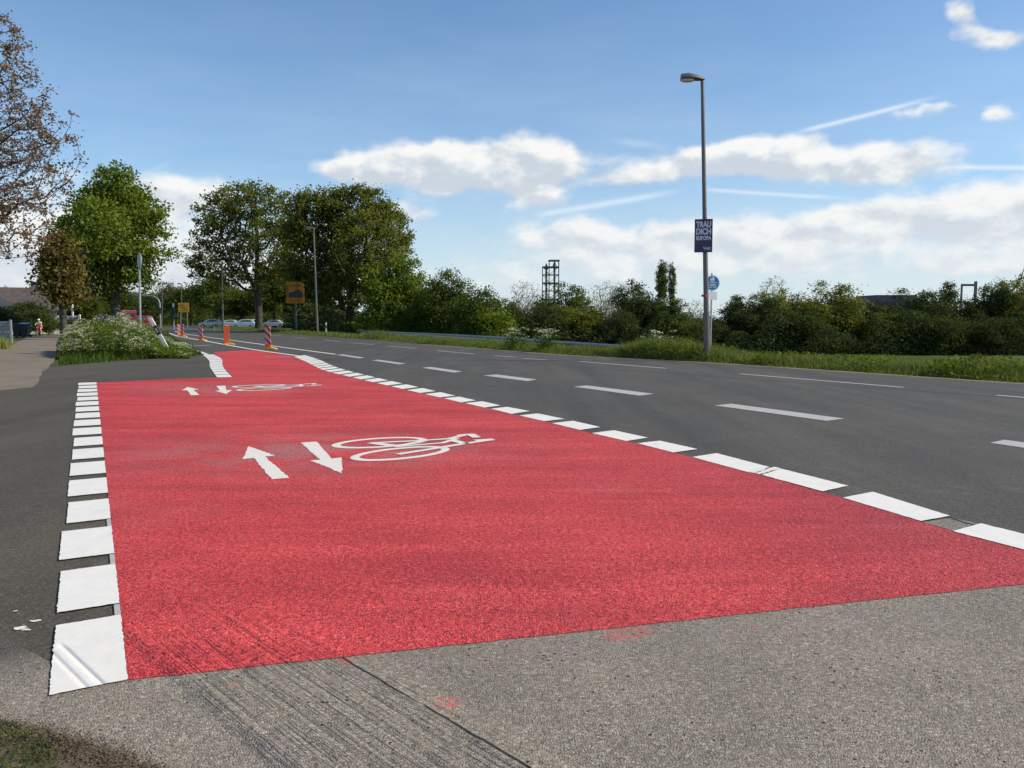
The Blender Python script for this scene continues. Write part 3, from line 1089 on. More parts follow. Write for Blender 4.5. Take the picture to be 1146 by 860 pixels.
# loose grit swept onto the asphalt: nobody could count it
rs0 = np.random.RandomState(55)
ng = 2600
gx_ = np.concatenate([rs0.uniform(-2.2, 3.4, ng // 2), rs0.normal(0, .16, ng - ng // 2)])
gy_ = np.concatenate([rs0.uniform(1.7, 3.6, ng // 2), rs0.uniform(3.6, 9.0, ng - ng // 2)])
k_ = ng // 2
gx_[k_:] = gx_[k_:] + np.interp(gy_[k_:], [3.6, 4.5, 6.0, 7.7, 9.0], [3.05, 2.85, 2.4, 1.75, 1.2])
o = bpy.data.meshes.new('grit')
_v, _f = [], []
for a_, b_2 in zip(gx_, gy_):
    r_3 = rs0.uniform(.0012, .0034)
    n_ = len(_v)
    z_3 = .0032 if b_2 < 3.6 else .0005
    for (dx_, dy_, dz_) in ((1, 0, .3), (-.6, .8, .3), (-.6, -.8, .2), (0, 0, 1.3)):
        _v.append((a_ + dx_ * r_3, b_2 + dy_ * r_3, z_3 + dz_ * r_3))
    _f += [(n_, n_ + 1, n_ + 3), (n_ + 1, n_ + 2, n_ + 3), (n_ + 2, n_, n_ + 3)]
o.from_pydata(_v, [], _f)
MAT['grit'] = leaf_mat('grit', [(.05, .045, .04), (.2, .18, .15), (.4, .37, .32)], 0.0, tint=(1, 1, 1), big_tint=(1, 1, 1))
tag(link('grit', o, MAT['grit']), 'loose grit on the near pavement and beside the white blocks', 'grit', kind='stuff')

# soil corner
soil_px = [(-60, 806), (0, 809), (35, 817), (75, 828), (115, 840), (150, 855), (180, 872), (230, 900), (-60, 900)]
soil_poly = jitter_edge([tuple(G(*p)[:2]) for p in soil_px], .03, .008, rng)
soil = sheet('soil', soil_poly, .010, MAT['soil'])
tag(soil, kind='structure')

# ------------------------------------------------------------------ leaf / blade meshes (numpy)


def quads_mesh(name, centers, size, rs, upbias=.3, aspect=.62):
    """one diamond leaf per centre, random orientation"""
    n = len(centers)
    nr = rs.normal(size=(n, 3))
    nr[:, 2] += upbias * 2
    nr /= np.linalg.norm(nr, axis=1)[:, None] + 1e-9
    a = np.cross(nr, rs.normal(size=(n, 3)))
    a /= np.linalg.norm(a, axis=1)[:, None] + 1e-9
    b = np.cross(nr, a)
    s = (size * rs.uniform(.6, 1.35, n))[:, None]
    fold = nr * s * .18
    v = np.empty((n, 4, 3))
    v[:, 0] = centers - a * s * .5 + fold * 0
    v[:, 1] = centers + b * s * aspect * .5 + fold
    v[:, 2] = centers + a * s * .5
    v[:, 3] = centers - b * s * aspect * .5 + fold
    me = bpy.data.meshes.new(name)
    me.vertices.add(n * 4)
    me.vertices.foreach_set('co', v.reshape(-1).astype(np.float32))
    me.loops.add(n * 4)
    me.loops.foreach_set('vertex_index', np.arange(n * 4, dtype=np.int32))
    me.polygons.add(n)
    me.polygons.foreach_set('loop_start', np.arange(0, n * 4, 4, dtype=np.int32))
    me.polygons.foreach_set('loop_total', np.full(n, 4, dtype=np.int32))
    me.update(calc_edges=True)
    return me


def blades_mesh(name, base, h, w, rs, lean=.35):
    """each blade: a bent tapering triangle strip (3 segments -> quad + tri)"""
    n = len(base)
    ang = rs.uniform(0, 2 * np.pi, n)
    d = np.stack([np.cos(ang), np.sin(ang), np.zeros(n)], 1)
    la = rs.uniform(0, 2 * np.pi, n)
    l = np.stack([np.cos(la), np.sin(la), np.zeros(n)], 1) * (np.abs(rs.normal(0, lean, n)) * h)[:, None]
    hh = np.zeros((n, 3))
    hh[:, 2] = h
    w = w[:, None]
    v = np.empty((n, 5, 3))
    v[:, 0] = base - d * w * .5
    v[:, 1] = base + d * w * .5
    v[:, 2] = base + hh * .55 + l * .3 + d * w * .42
    v[:, 3] = base + hh * .55 + l * .3 - d * w * .42
    v[:, 4] = base + hh * .95 + l
    me = bpy.data.meshes.new(name)
    me.vertices.add(n * 5)
    me.vertices.foreach_set('co', v.reshape(-1).astype(np.float32))
    idx = np.arange(n)[:, None] * 5
    loops = np.concatenate([idx + np.array([[0, 1, 2, 3]]), idx + np.array([[3, 2, 4]])], 1).reshape(-1)
    me.loops.add(n * 7)
    me.loops.foreach_set('vertex_index', loops.astype(np.int32))
    st = (np.arange(n)[:, None] * 7 + np.array([[0, 4]])).reshape(-1)
    tt = np.tile([4, 3], n)
    me.polygons.add(n * 2)
    me.polygons.foreach_set('loop_start', st.astype(np.int32))
    me.polygons.foreach_set('loop_total', tt.astype(np.int32))
    me.update(calc_edges=True)
    return me


def skeleton(rs, Ht, clear, lobes, nattr, bf=.4, wig=.05):
    """trunk + attractors joined by a balanced tree. lobes: (cx,cy,cz,rx,ry,rz)"""
    vol = np.array([l[3] * l[4] * l[5] for l in lobes]) ** .75
    vol /= vol.sum()
    at = []
    pick = rs.choice(len(lobes), nattr, p=vol)
    for k in pick:
        l = lobes[k]
        q = rs.normal(size=3)
        q /= np.linalg.norm(q)
        q *= rs.uniform(.05, 1) ** .45
        at.append([l[0] + q[0] * l[3], l[1] + q[1] * l[4], l[2] + q[2] * l[5]])
    at = np.array(at)
    at = at[at[:, 2] > clear * .75]
    nt = 9
    top = Ht * .72
    nodes = [[0, 0, 0]]
    par = [-1]
    plen = [0.0]
    jx = jy = 0.0
    for i in range(1, nt):
        jx += rs.normal(0, wig * Ht * .12)
        jy += rs.normal(0, wig * Ht * .12)
        nodes.append([jx, jy, top * i / (nt - 1)])
        par.append(i - 1)
        plen.append(plen[-1] + top / (nt - 1))
    first = next(i for i in range(nt) if nodes[i][2] >= clear * .55)
    rem = at
    best = np.full(len(rem), 1e9)
    bpar = np.zeros(len(rem), int)
    done = np.zeros(len(rem), bool)

    def relax(i):
        d = np.linalg.norm(rem - np.array(nodes[i]), axis=1)
        below = np.clip(nodes[i][2] - rem[:, 2], 0, None)
        c = d + bf * plen[i] + below * .5
        m = (c < best) & ~done
        best[m] = c[m]
        bpar[m] = i
    for i in range(first, nt):
        relax(i)
    for _ in range(len(rem)):
        j = int(np.argmin(np.where(done, 1e9, best)))
        p = bpar[j]
        done[j] = True
        a = np.array(nodes[p])
        b = rem[j]
        L = np.linalg.norm(b - a)
        if L > .16 * Ht:
            mid = (a + b) / 2 + rs.normal(0, .06 * L, 3) - np.array([0, 0, .05 * L])
            nodes.append(mid.tolist())
            par.append(p)
            plen.append(plen[p] + L / 2)
            p = len(nodes) - 1
        nodes.append(b.tolist())
        par.append(p)
        plen.append(plen[p] + L * (.5 if L > .16 * Ht else 1))
        relax(len(nodes) - 1)
    nodes = np.array(nodes)
    par = np.array(par)
    cnt = np.zeros(len(nodes))
    haschild = np.zeros(len(nodes), bool)
    haschild[par[par >= 0]] = True
    cnt[~haschild] = 1
    for i in range(len(nodes) - 1, 0, -1):
        cnt[par[i]] += cnt[i]
    return nodes, par, cnt, haschild


def wood_mesh(name, nodes, par, cnt, r0, rmin=.012):
    cm = cnt[0]
    rad = np.maximum(r0 * (cnt / cm) ** .5, rmin)
    # trunk flares at the foot
    vs, fs = [], []
    for i in range(1, len(nodes)):
        p = par[i]
        a, b = nodes[p], nodes[i]
        d = b - a
        L = np.linalg.norm(d)
        if L < 1e-4:
            continue
        d = d / L
        ref = np.array([0, 0, 1.]) if abs(d[2]) < .9 else np.array([1., 0, 0])
        s = np.cross(d, ref)
        s /= np.linalg.norm(s)
        q = np.cross(s, d)
        ra = min(rad[p], rad[i] * 1.5)
        rb = rad[i]
        if p == 0:
            ra = rad[0] * 1.35
        n = 8 if rb > .08 else (5 if rb > .03 else 3)
        o = len(vs)
        for (c, r) in ((a, ra), (b, rb)):
            for k in range(n):
                an = 2 * math.pi * k / n
                vs.append(tuple(c + (s * math.cos(an) + q * math.sin(an)) * r))
        for k in range(n):
            k2 = (k + 1) % n
            fs.append((o + k, o + k2, o + n + k2, o + n + k))
    me = bpy.data.meshes.new(name)
    me.from_pydata(vs, [], fs)
    me.polygons.foreach_set('use_smooth', [True] * len(fs))
    me.update()
    return me


def lobes_in(rs, c, R, n, f=.45):
    """n uneven lobes filling the ellipsoid (c, R)"""
    out = [(c[0], c[1], c[2], R[0] * .55, R[1] * .55, R[2] * .55)]
    for k in range(n):
        q = rs.normal(size=3)
        q /= np.linalg.norm(q)
        q[2] = q[2] * .95
        s = rs.uniform(f * .7, f * 1.15)
        e = (1 - s) * rs.uniform(.9, 1.08)
        out.append((c[0] + q[0] * R[0] * e, c[1] + q[1] * R[1] * e, c[2] + q[2] * R[2] * e, R[0] * s, R[1] * s, R[2] * s * .85))
    return out


def make_tree(name, seed, Ht, R, leaf, bark, nattr, per_tip, leaf_size, sigma, clear=.2, r0=None, lobes=None, nl=12, f=.45, bf=.4, inner=.35, ry=None, wig=.05, rmin=.012):
    rs = np.random.RandomState(seed)
    cl = clear * Ht
    cz = (Ht + cl) / 2
    if lobes is None:
        lobes = lobes_in(rs, (0, 0, cz), (R, ry or R, (Ht - cl) / 2), nl, f)
    nodes, par, cnt, hc = skeleton(rs, Ht, cl, lobes, nattr, bf, wig)
    root = empty(name)
    link('trunk', wood_mesh('trunk', nodes, par, cnt, r0 or Ht * .022, rmin), bark, root)
    tips = nodes[9:]
    tip_hc = hc[9:]
    wgt = np.where(tip_hc, inner, 1.0)
    k = np.maximum(1, (per_tip * wgt * rs.uniform(.5, 1.5, len(tips))).astype(int))
    cen = np.repeat(tips, k, axis=0)
    sg = np.repeat(rs.uniform(.6, 1.3, len(tips)) * sigma, k)
    off = rs.normal(size=cen.shape) * sg[:, None]
    off[:, 2] *= .7
    pts = cen + off
    pts = pts[pts[:, 2] > cl * .4]
    me = quads_mesh('crown', pts, leaf_size, rs)
    link('crown', me, leaf, root)
    return root


def put(o, loc, rz=0.0, s=(1, 1, 1)):
    o.location = loc
    o.rotation_euler = (0, 0, rz)
    o.scale = s
    return o


def ground_at(x, y):
    return float(hgt(np.array(x), np.array(y)))


def tree_size(px, top, D, z0=None):
    p = P(px, top, D)
    g = ground_at(p.x, D) if z0 is None else z0
    return p.x, g, p.z - g


# ---- trees on the left
x, g, h = tree_size(137, 181, 58)
rs_ = np.random.RandomState(3)
lb = []
def L_(u, v, r, k=.8, dy=0.0, D=58, cx=137):
    """lobe measured on the photograph: centre (u,v), radius r px at distance D, relative to the trunk foot"""
    p = P(u, v, D + dy)
    q = P(cx, 359, D)
    return (p.x - q.x, dy, p.z, r / F * D, r / F * D, r / F * D * k)
lb = [L_(135, 212, 26, 1), L_(105, 238, 30), L_(165, 245, 28), L_(130, 250, 40, .9), L_(85, 262, 22), L_(95, 285, 30), L_(165, 280, 26), L_(130, 290, 38), L_(180, 262, 12), L_(140, 225, 30, .8, 2), L_(120, 260, 40, .8, -3), L_(150, 300, 20), L_(100, 310, 18), L_(130, 195, 12), L_(90, 318, 16), L_(120, 318, 22), L_(160, 308, 22), L_(188, 285, 10), L_(115, 222, 16), L_(158, 222, 14)]
t1 = make_tree('maple_tree', 21, h, 4.4, MAT['leaf_fresh'], MAT['bark'], 900, 44, .24, .34, clear=.24, r0=.36, lobes=lb, inner=.6)
put(t1, (x - .65, 58, g))
tag(t1, 'fresh green domed tree behind the white flowering bush, left of the road', 'tree')

x, g, h = tree_size(67, 252, 51)
t2 = make_tree('small_tree', 33, h, 1.1, MAT['leaf_bronze'], MAT['bark'], 260, 60, .25, .42, clear=.2, r0=.2, nl=9, inner=.6)
put(t2, (x, 51, g))
tag(t2, 'bronze leaved tree in the shade of the fresh green domed tree', 'tree')

# brown sparse tree whose crown enters from the left
D0 = 24
lb = [L_(25, 75, 26, 1, 0, D0, -150), L_(-20, 130, 70, .9, 0, D0, -150), L_(50, 130, 30, 1, 0, D0, -150), L_(70, 165, 26, .9, 0, D0, -150), L_(40, 200, 45, .9, 0, D0, -150), L_(20, 250, 55, .7, 0, D0, -150),
      L_(-60, 60, 80, .9, 0, D0, -150), L_(-100, 180, 110, .9, 1, D0, -150), L_(-60, 230, 90, .7, -2, D0, -150), L_(-20, 170, 90, .9, 3, D0, -150), L_(75, 205, 14, 1, 0, D0, -150), L_(-200, 150, 120, .9, 0, D0, -150), L_(5, 35, 26, 1, 0, D0, -150), L_(-160, 20, 90, .8, 0, D0, -150)]
p = P(-150, 359, D0)
t3 = make_tree('copper_tree', 8, 10.6, 5, MAT['leaf_rust'], MAT['bark'], 2100, 27, .088, .11, clear=.22, r0=.24, lobes=lb, inner=.45, rmin=.006)
put(t3, (p.x, D0, ground_at(p.x, D0)))
tag(t3, 'sparse copper leaved tree with bare twigs entering at the left border', 'tree')

# ---- oaks by the road bend
x, g, h = tree_size(286, 203, 96)
lb = [L_(265, 225, 24, 1, 0, 96, 286), L_(300, 232, 26, 1, 0, 96, 286), L_(240, 245, 26, 1, 0, 96, 286), L_(225, 275, 20, 1, 0, 96, 286), L_(262, 265, 36, 1, 2, 96, 286), L_(300, 272, 34, 1, -2, 96, 286), L_(218, 298, 14, 1, 0, 96, 286),
      L_(245, 300, 28, .9, 0, 96, 286), L_(285, 305, 28, .8, 0, 96, 286), L_(320, 260, 20, 1, 0, 96, 286), L_(318, 300, 20, 1, 0, 96, 286), L_(280, 215, 12, 1, 0, 96, 286), L_(250, 222, 12, 1, 0, 96, 286)]
t4 = make_tree('oak_tree', 15, h, 6, MAT['leaf_oak'], MAT['bark'], 900, 38, .31, .40, clear=.2, r0=.42, lobes=lb, inner=.3)
put(t4, (x, 96, g))
tag(t4, 'olive open crowned oak with forked dark trunk above the parked cars', 'tree')
x, g, h = tree_size(388, 198, 84)
lb = [L_(345, 225, 26, 1, 0, 84, 388), L_(372, 215, 20, 1, 0, 84, 388), L_(400, 222, 26, 1, 0, 84, 388), L_(330, 250, 20, 1, 0, 84, 388), L_(365, 258, 38, 1, 2, 84, 388), L_(405, 262, 40, 1, -2, 84, 388), L_(428, 232, 20, 1, 0, 84, 388), L_(445, 258, 18, 1, 0, 84, 388),
      L_(350, 300, 34, .9, 0, 84, 388), L_(400, 305, 38, .9, 0, 84, 388), L_(326, 285, 20, 1, 0, 84, 388), L_(385, 203, 9, 1, 0, 84, 388), L_(420, 208, 9, 1, 0, 84, 388), L_(338, 206, 9, 1, 0, 84, 388), L_(330, 222, 14, 1, 0, 84, 388)]
t5 = make_tree('oak_tree', 19, h, 7, MAT['leaf_oak'], MAT['bark'], 1100, 54, .28, .38, clear=.12, r0=.45, lobes=lb, inner=.6)
put(t5, (x, 84, g))
tag(t5, 'tallest dense oak behind the grey street lamp at the road bend', 'tree')
x, g, h = tree_size(440, 262, 78)
lb = [L_(452, 275, 14, 1, 0, 78, 440), L_(432, 300, 24, 1, 0, 78, 440), L_(458, 300, 18, 1, 0, 78, 440), L_(440, 325, 30, .9, 0, 78, 440), L_(470, 315, 12, 1, 0, 78, 440), L_(420, 345, 30, .7, 0, 78, 440), L_(455, 345, 26, .7, 0, 78, 440)]
t6 = make_tree('maple_tree', 23, h, 4, MAT['leaf_fresh'], MAT['bark'], 360, 80, .25, .42, clear=.05, r0=.2, lobes=lb, inner=.8)
put(t6, (x, 78, g))
tag(t6, 'bright green young maple at the right foot of the tallest oak', 'tree')
for (px, top, D, R, sd, mt, lab) in ((505, 294, 74, 3.0, 41, 'leaf_mid', 'rounded green shrub tree between the young maple and the guardrail bend'),
                                     (537, 312, 70, 2.4, 42, 'leaf_mid', 'lower green shrub tree sloping down beside the steel tower view'),
                                     (478, 318, 76, 2.6, 43, 'leaf_mid', 'dark shrub tree tucked under the bright young maple'),
                                     (556, 342, 68, 1.5, 44, 'leaf_fresh', 'small light green bush at the end of the shrub row by the guardrail')):
    x, g, h = tree_size(px, top, D)
    tt = make_tree('shrub_tree', sd, h, R, MAT[mt], MAT['bark'], 330, 52, .2, .36, clear=.02, r0=.12, nl=12, inner=.8, f=.5)
    put(tt, (x, D, g))
    tag(tt, lab, 'tree')

# ---- dimmer trees behind the oaks and down the road
BK = [(213, 318, 190, 5, 'leaf_oak', 'brownish far tree behind the yellow town sign, leftmost behind the beacons'),
      (242, 300, 175, 6, 'leaf_mid', 'dark tree behind the white hatchback under the open oak'),
      (268, 318, 150, 6, 'leaf_mid', 'dark tree behind the two half hidden white cars'),
      (306, 300, 150, 6, 'leaf_oak', 'shaded tree behind the white saloon car'),
      (340, 290, 135, 7, 'leaf_mid', 'shaded tree behind the large yellow direction sign'),
      (192, 312, 210, 5, 'leaf_pale', 'thin greyish far tree behind the traffic signal mast'),
      (165, 325, 200, 6, 'leaf_dark', 'far dark tree beyond the leaning marker post'),
      (120, 318, 170, 7, 'leaf_mid', 'far green tree behind the dark van'),
      (148, 322, 185, 6, 'leaf_dark', 'far dark tree directly behind the red lorry'),
      (76, 325, 130, 6, 'leaf_mid', 'green tree behind the right gable of the brown roofed house'),
      (15, 318, 110, 2.0, 'leaf_mid', 'thin tree top peeking over the brown roof ridge')]
base_v = [make_tree('broadleaf_tree', 60 + i, 10, 4, MAT['leaf_mid'], MAT['bark'], 330, 42, .32, .5, clear=.1, r0=.25, nl=12, inner=.7) for i in range(2)]
first = list(base_v)
for i, (px, top, D, R, mt, lab) in enumerate(BK):
    x, g, h = tree_size(px, top, D)
    src = base_v[i % 2]
    if first:
        o = first.pop(0)
        src = o
    else:
        o = copy_tree(src)
    put(o, (x, D, g), i * 1.7, (R / 4, R / 4, h / 10))
    for c in kids(o):
        if c.name.startswith('crown'):
            if c.data.users > 1 and not c.data.materials[0] == MAT[mt]:
                c.material_slots[0].link = 'OBJECT'
                c.material_slots[0].material = MAT[mt]
    tag(o, lab, 'tree')

# ---- treeline beyond the field
proto = {}
proto['round'] = make_tree('field_tree', 71, 10, 4.2, MAT['leaf_mid'], MAT['bark'], 360, 62, .24, .42, clear=.02, r0=.2, nl=14, inner=.8, f=.42)
proto['broad'] = make_tree('field_tree', 72, 10, 5.5, MAT['leaf_dark'], MAT['bark'], 380, 62, .25, .45, clear=.02, r0=.2, nl=16, inner=.8, f=.38)
proto['bare'] = make_tree('bare_tree', 73, 10, 4.0, MAT['leaf_pale'], MAT['bark_pale'], 620, 9, .15, .3, clear=.1, r0=.2, nl=12, inner=.4, f=.5, rmin=.022)
proto['cone'] = make_tree('field_tree', 74, 10, 3.2, MAT['leaf_dark'], MAT['bark'], 330, 60, .23, .38, clear=.02, r0=.18, inner=.8,
                          lobes=[(0, 0, 2.5, 3.0, 3.0, 2.4), (0, 0, 5, 2.3, 2.3, 2), (.3, 0, 7, 1.6, 1.6, 1.8), (0, 0, 8.8, .9, .9, 1.2), (-1.6, .4, 4.4, 1.4, 1.4, 1.4), (1.7, -.4, 3.8, 1.5, 1.5, 1.5), (.9, .3, 8.0, .8, .8, .9)])
lobp = [(0, 0, z, .62 + .28 * math.sin(min(1, (z - .5) / 6) * 2.2), .8, 1.0) for z in np.arange(1, 9.6, .8)]
proto['poplar'] = make_tree('poplar_tree', 75, 10, .9, MAT['leaf_mid'], MAT['bark'], 260, 42, .17, .2, clear=.02, r0=.12, inner=.9, lobes=lobp)
FT = [  # kind, px, top, D, halfwidth, material, label
    ('bare', 582, 312, 100, 3.6, None, 'pale half bare tree just left of the steel tower'),
    ('round', 568, 338, 92, 3.0, 'leaf_mid', 'low green tree where the field hedge meets the shrub row'),
    ('broad', 595, 335, 90, 4.5, 'leaf_dark', 'dark tree below the left side of the steel tower'),
    ('round', 630, 320, 94, 3.6, 'leaf_mid', 'green round tree against the right foot of the steel tower'),
    ('broad', 655, 336, 90, 4.6, 'leaf_oak', 'olive low tree right of the steel tower foot'),
    ('bare', 672, 314, 102, 4.0, None, 'bare twiggy tree rising between tower and dark round tree'),
    ('bare', 694, 314, 104, 3.8, None, 'second bare twiggy tree, nearer the poplars'),
    ('round', 709, 318, 92, 3.7, 'leaf_dark', 'dark round tree left of the twin poplars'),
    ('poplar', 741, 290, 97, .78, None, 'left and fuller of the twin poplars'),
    ('poplar', 752.5, 293, 97, .46, None, 'right and slimmer of the twin poplars'),
    ('cone', 757, 334, 88, 3.3, 'leaf_mid', 'green pointed tree at the foot of the twin poplars'),
    ('broad', 682, 342, 88, 3.8, 'leaf_dark', 'dark bushy tree in front of the bare twiggy trees'),
    ('bare', 778, 334, 96, 2.8, None, 'small bare tree between the poplars and the lamp post'),
    ('broad', 792, 349, 90, 4.0, 'leaf_dark', 'low dark tree directly behind the lamp post'),
    ('cone', 823, 330, 92, 2.9, 'leaf_dark', 'dark pointed tree just right of the blue sign'),
    ('round', 845, 334, 90, 3.4, 'leaf_dark', 'dark round tree left of the pale willow'),
    ('bare', 876, 308, 98, 4.0, None, 'tall pale willow with upright twigs right of the blue sign'),
    ('round', 872, 328, 92, 4.0, 'leaf_oak', 'olive tree in front of the pale willow'),
    ('round', 922, 319, 92, 4.4, 'leaf_oak', 'olive brown domed tree between willow and purple factory roof'),
    ('broad', 898, 340, 88, 4.0, 'leaf_dark', 'dark bushy tree in front of the olive brown domed tree'),
    ('broad', 968, 344, 90, 4.3, 'leaf_mid', 'low tree below the purple factory roof'),
    ('round', 1013, 327, 92, 4.9, 'leaf_dark', 'wide dark tree covering the right end of the purple factory roof'),
    ('bare', 1045, 322, 98, 3.4, None, 'thin leaved tree left of the dark steel portal'),
    ('cone', 1060, 315, 94, 2.6, 'leaf_dark', 'dark spire shaped tree against the left leg of the steel portal'),
    ('cone', 1086, 337, 90, 2.6, 'leaf_dark', 'short pointed tree seen inside the steel portal'),
    ('broad', 1040, 345, 88, 4.5, 'leaf_dark', 'dark bushy tree between factory roof and steel portal'),
    ('round', 1118, 320, 92, 3.6, 'leaf_dark', 'dark round tree right of the steel portal'),
    ('bare', 1122, 308, 97, 3.4, None, 'thin twiggy tree top above the dark tree right of the portal'),
    ('round', 1146, 312, 90, 3.8, 'leaf_oak', 'olive tree at the right border under the leaning mast'),
    ('broad', 1095, 350, 87, 4.6, 'leaf_dark', 'low dark tree in front of the steel portal'),
    ('broad', 1180, 318, 92, 5.0, 'leaf_dark', 'dark tree cut by the right border'),
]
used = set()
for i, (kd, px, top, D, R, mt, lab) in enumerate(FT):
    x, g, h = tree_size(px, top, D)
    if kd not in used:
        o = proto[kd]
        used.add(kd)
    else:
        o = copy_tree(proto[kd])
    w0 = {'round': 4.2, 'broad': 5.5, 'bare': 4.0, 'cone': 3.2, 'poplar': .9}[kd]
    put(o, (x, D, g), i * 2.1, (R / w0, R / w0, h / {'poplar': 10, 'round': 8.8, 'broad': 8.8, 'bare': 9.4, 'cone': 10}[kd]))
    if mt:
        for c in kids(o):
            if c.name.startswith('crown'):
                c.material_slots[0].link = 'OBJECT'
                c.material_slots[0].material = MAT[mt]
    tag(o, lab, 'tree')
# undergrowth at the foot of the treeline: nobody could count it
rs_ = np.random.RandomState(90)
n = 60000
ux = rs_.uniform(-6, 75, n)
uy = 84 + np.abs(rs_.normal(0, 4, n))
uz = np.clip(np.abs(rs_.normal(0, 1, n)), 0, 1.6) * (1.7 + .7 * np.sin(ux * .5) + .4 * np.sin(ux * 1.7))
pts = np.stack([ux, uy, uz + hgt(ux, uy)], 1)
o = link('undergrowth', quads_mesh('undergrowth', pts, .26, rs_), MAT['leaf_dark'])
tag(o, 'dark undergrowth along the foot of the far treeline', 'undergrowth', kind='stuff')
n = 42000
ux = rs_.uniform(-22, 0, n)
uy = 76 + rs_.uniform(0, 1, n) * 20
uz = np.clip(np.abs(rs_.normal(0, 1, n)), 0, 1.7) * (1.2 + .5 * np.sin(ux * .6))
g_ = hgt(ux, uy)
keep = (ux - edge_x(uy)) > 2.5
pts = np.stack([ux, uy, uz + g_], 1)[keep]
o = link('hedge', quads_mesh('hedge', pts, .28, rs_), MAT['leaf_dark'])
tag(o, 'dark undergrowth under the oaks behind the guardrail', 'undergrowth', kind='stuff')
n = 60000
ua = rs_.uniform(-150, 372, n)
uD = 215 + rs_.uniform(0, 1, n) * 70
ux = (ua - 573) / F * uD
uz = rs_.uniform(0, 1, n) * (6.2 + 1.6 * np.sin(ux * .21) + 1.0 * np.sin(ux * .53 + 1) + .5 * np.sin(ux * 1.7))
pts = np.stack([ux, uD, uz], 1)
o = link('far_wood', quads_mesh('far_wood', pts, .75, rs_), MAT['leaf_mid'])
tag(o, 'far wood closing the view along the road behind the cars', 'wood', kind='stuff')
n = 9000
ua = rs_.uniform(318, 420, n)
uD = 128 + rs_.uniform(0, 1, n) * 14
ux = (ua - 573) / F * uD
uz = rs_.uniform(0, 1, n) ** 1.2 * (3.2 + .8 * np.sin(ux * .6))
o = link('hedge', quads_mesh('hedge', np.stack([ux, uD, uz - .3], 1), .45, rs_), MAT['leaf_dark'])
tag(o, 'dark hedge behind the direction sign and the tallest oak', 'hedge', kind='stuff')

# ------------------------------------------------------------------ grass
rs_ = np.random.RandomState(7)


def verge(n, y0, y1, wmax, hmin, hmax, bw, seed, mat='grass_blade', name='verge_grass'):
    rs = np.random.RandomState(seed)
    y = y0 + (y1 - y0) * rs.uniform(0, 1, n) ** 1.25
    o = rs.uniform(0, 1, n) ** 1.0 * wmax
    o = o + .06 * np.sin(y * 2.3) + .05 * np.sin(y * 5.1) + .06
    x = edge_x(y) + o
    clump = .5 + .5 * np.sin(x * 1.3 + 1.7 * np.sin(y * .8)) * np.sin(y * 1.1 + x * .6)
    ramp = np.clip(o / .8, .22, 1)
    h = (hmin + (hmax - hmin) * rs.uniform(0, 1, n) * (.45 + .55 * clump)) * ramp
    # taller clumps measured on the photograph
    for (cx, cy, r, ad) in ((G(760, 404)[0] - .3, 24.6, 1.9, .42), (G(715, 402)[0] + .7, 26.5, 1.7, .34), (9.8, 17.2, .8, .26), (-9.2, 52, 2.2, .5)):
        h = h + ad * np.exp(-((x - cx) ** 2 + (y - cy) ** 2) / r ** 2) * rs.uniform(.5, 1, n) * np.clip(o / .6, 0, 1)
    base = np.stack([x, y, hgt(x, y)], 1)
    me = blades_mesh(name, base, h, bw * rs.uniform(.6, 1.4, n) * (1 + y / 60), rs, .38)
    return me


o = link('verge_grass', verge(85000, 11, 46, 3.2, .16, .46, .014, 1), MAT['grass_blade'])
tag(o, 'unmown grass along the right road edge', 'grass', kind='stuff')
o = link('verge_grass', verge(50000, 44, 150, 5.5, .18, .5, .02, 2), MAT['grass_blade'])
tag(o, 'unmown grass on the far verge before the oaks', 'grass', kind='stuff')
# broad leaved weeds in clumps along the right verge
rs = np.random.RandomState(61)
n = 46000
y = 13 + 34 * rs.uniform(0, 1, n) ** 1.3
oo = rs.uniform(.12, 2.8, n)
x = edge_x(y) + oo
f_ = np.sin(x * 2.7 + 1.3 * np.sin(y * 1.9)) * np.sin(y * 1.7 + 2.0 * np.sin(x * .9)) + .5 * np.sin(y * 4.3 + x * 3.1)
cx_, cy_ = G(752, 404)[0] - .2, 24.8
bump = .55 * np.exp(-(((x - cx_) / 1.9) ** 2 + ((y - cy_) / 2.0) ** 2)) + .35 * np.exp(-((x - 9.6) ** 2 + (y - 17.0) ** 2) / 1.1)
kp = rs.uniform(0, 1, n) < np.clip(.25 + f_ * .8 + bump * 2, .03, 1)
x, y, oo, f_, bump = x[kp], y[kp], oo[kp], f_[kp], bump[kp]
tp_ = (.16 + .20 * np.clip(f_, 0, 1) + bump * .75) * np.clip(oo / .5, .3, 1)
z = hgt(x, y) + tp_ * rs.uniform(.1, 1.1, len(x)) ** .7
o = link('verge_weeds', quads_mesh('verge_weeds', np.stack([x, y, z], 1), .075, rs, .5), MAT['leaf_bush'])
tag(o, 'clumps of leafy weeds among the grass along the right road edge', 'weeds', kind='stuff')
# field
rs = np.random.RandomState(4)
n = 70000
y = 16 + 68 * rs.uniform(0, 1, n) ** .8
x = edge_x(y) + 3 + rs.uniform(0, 60, n)
base = np.stack([x, y, hgt(x, y)], 1)
o = link('field_grass', blades_mesh('field_grass', base, rs.uniform(.1, .3, n), rs.uniform(.03, .06, n), rs, .4), MAT['grass_blade'])
tag(o, 'short green crop on the lower field', 'grass', kind='stuff')
# island between path and road: grass, and blades in front of the bush
rs = np.random.RandomState(9)
island = [tuple(p[:2]) for p in (G(226, 397.0), G(215, 399.3), G(160, 402.6), G(92, 407.5), G(66, 408), G(66, 398), G(76, 388), G(92, 379), G(120, 373), G(165, 371), G(187, 375), G(199, 383))]


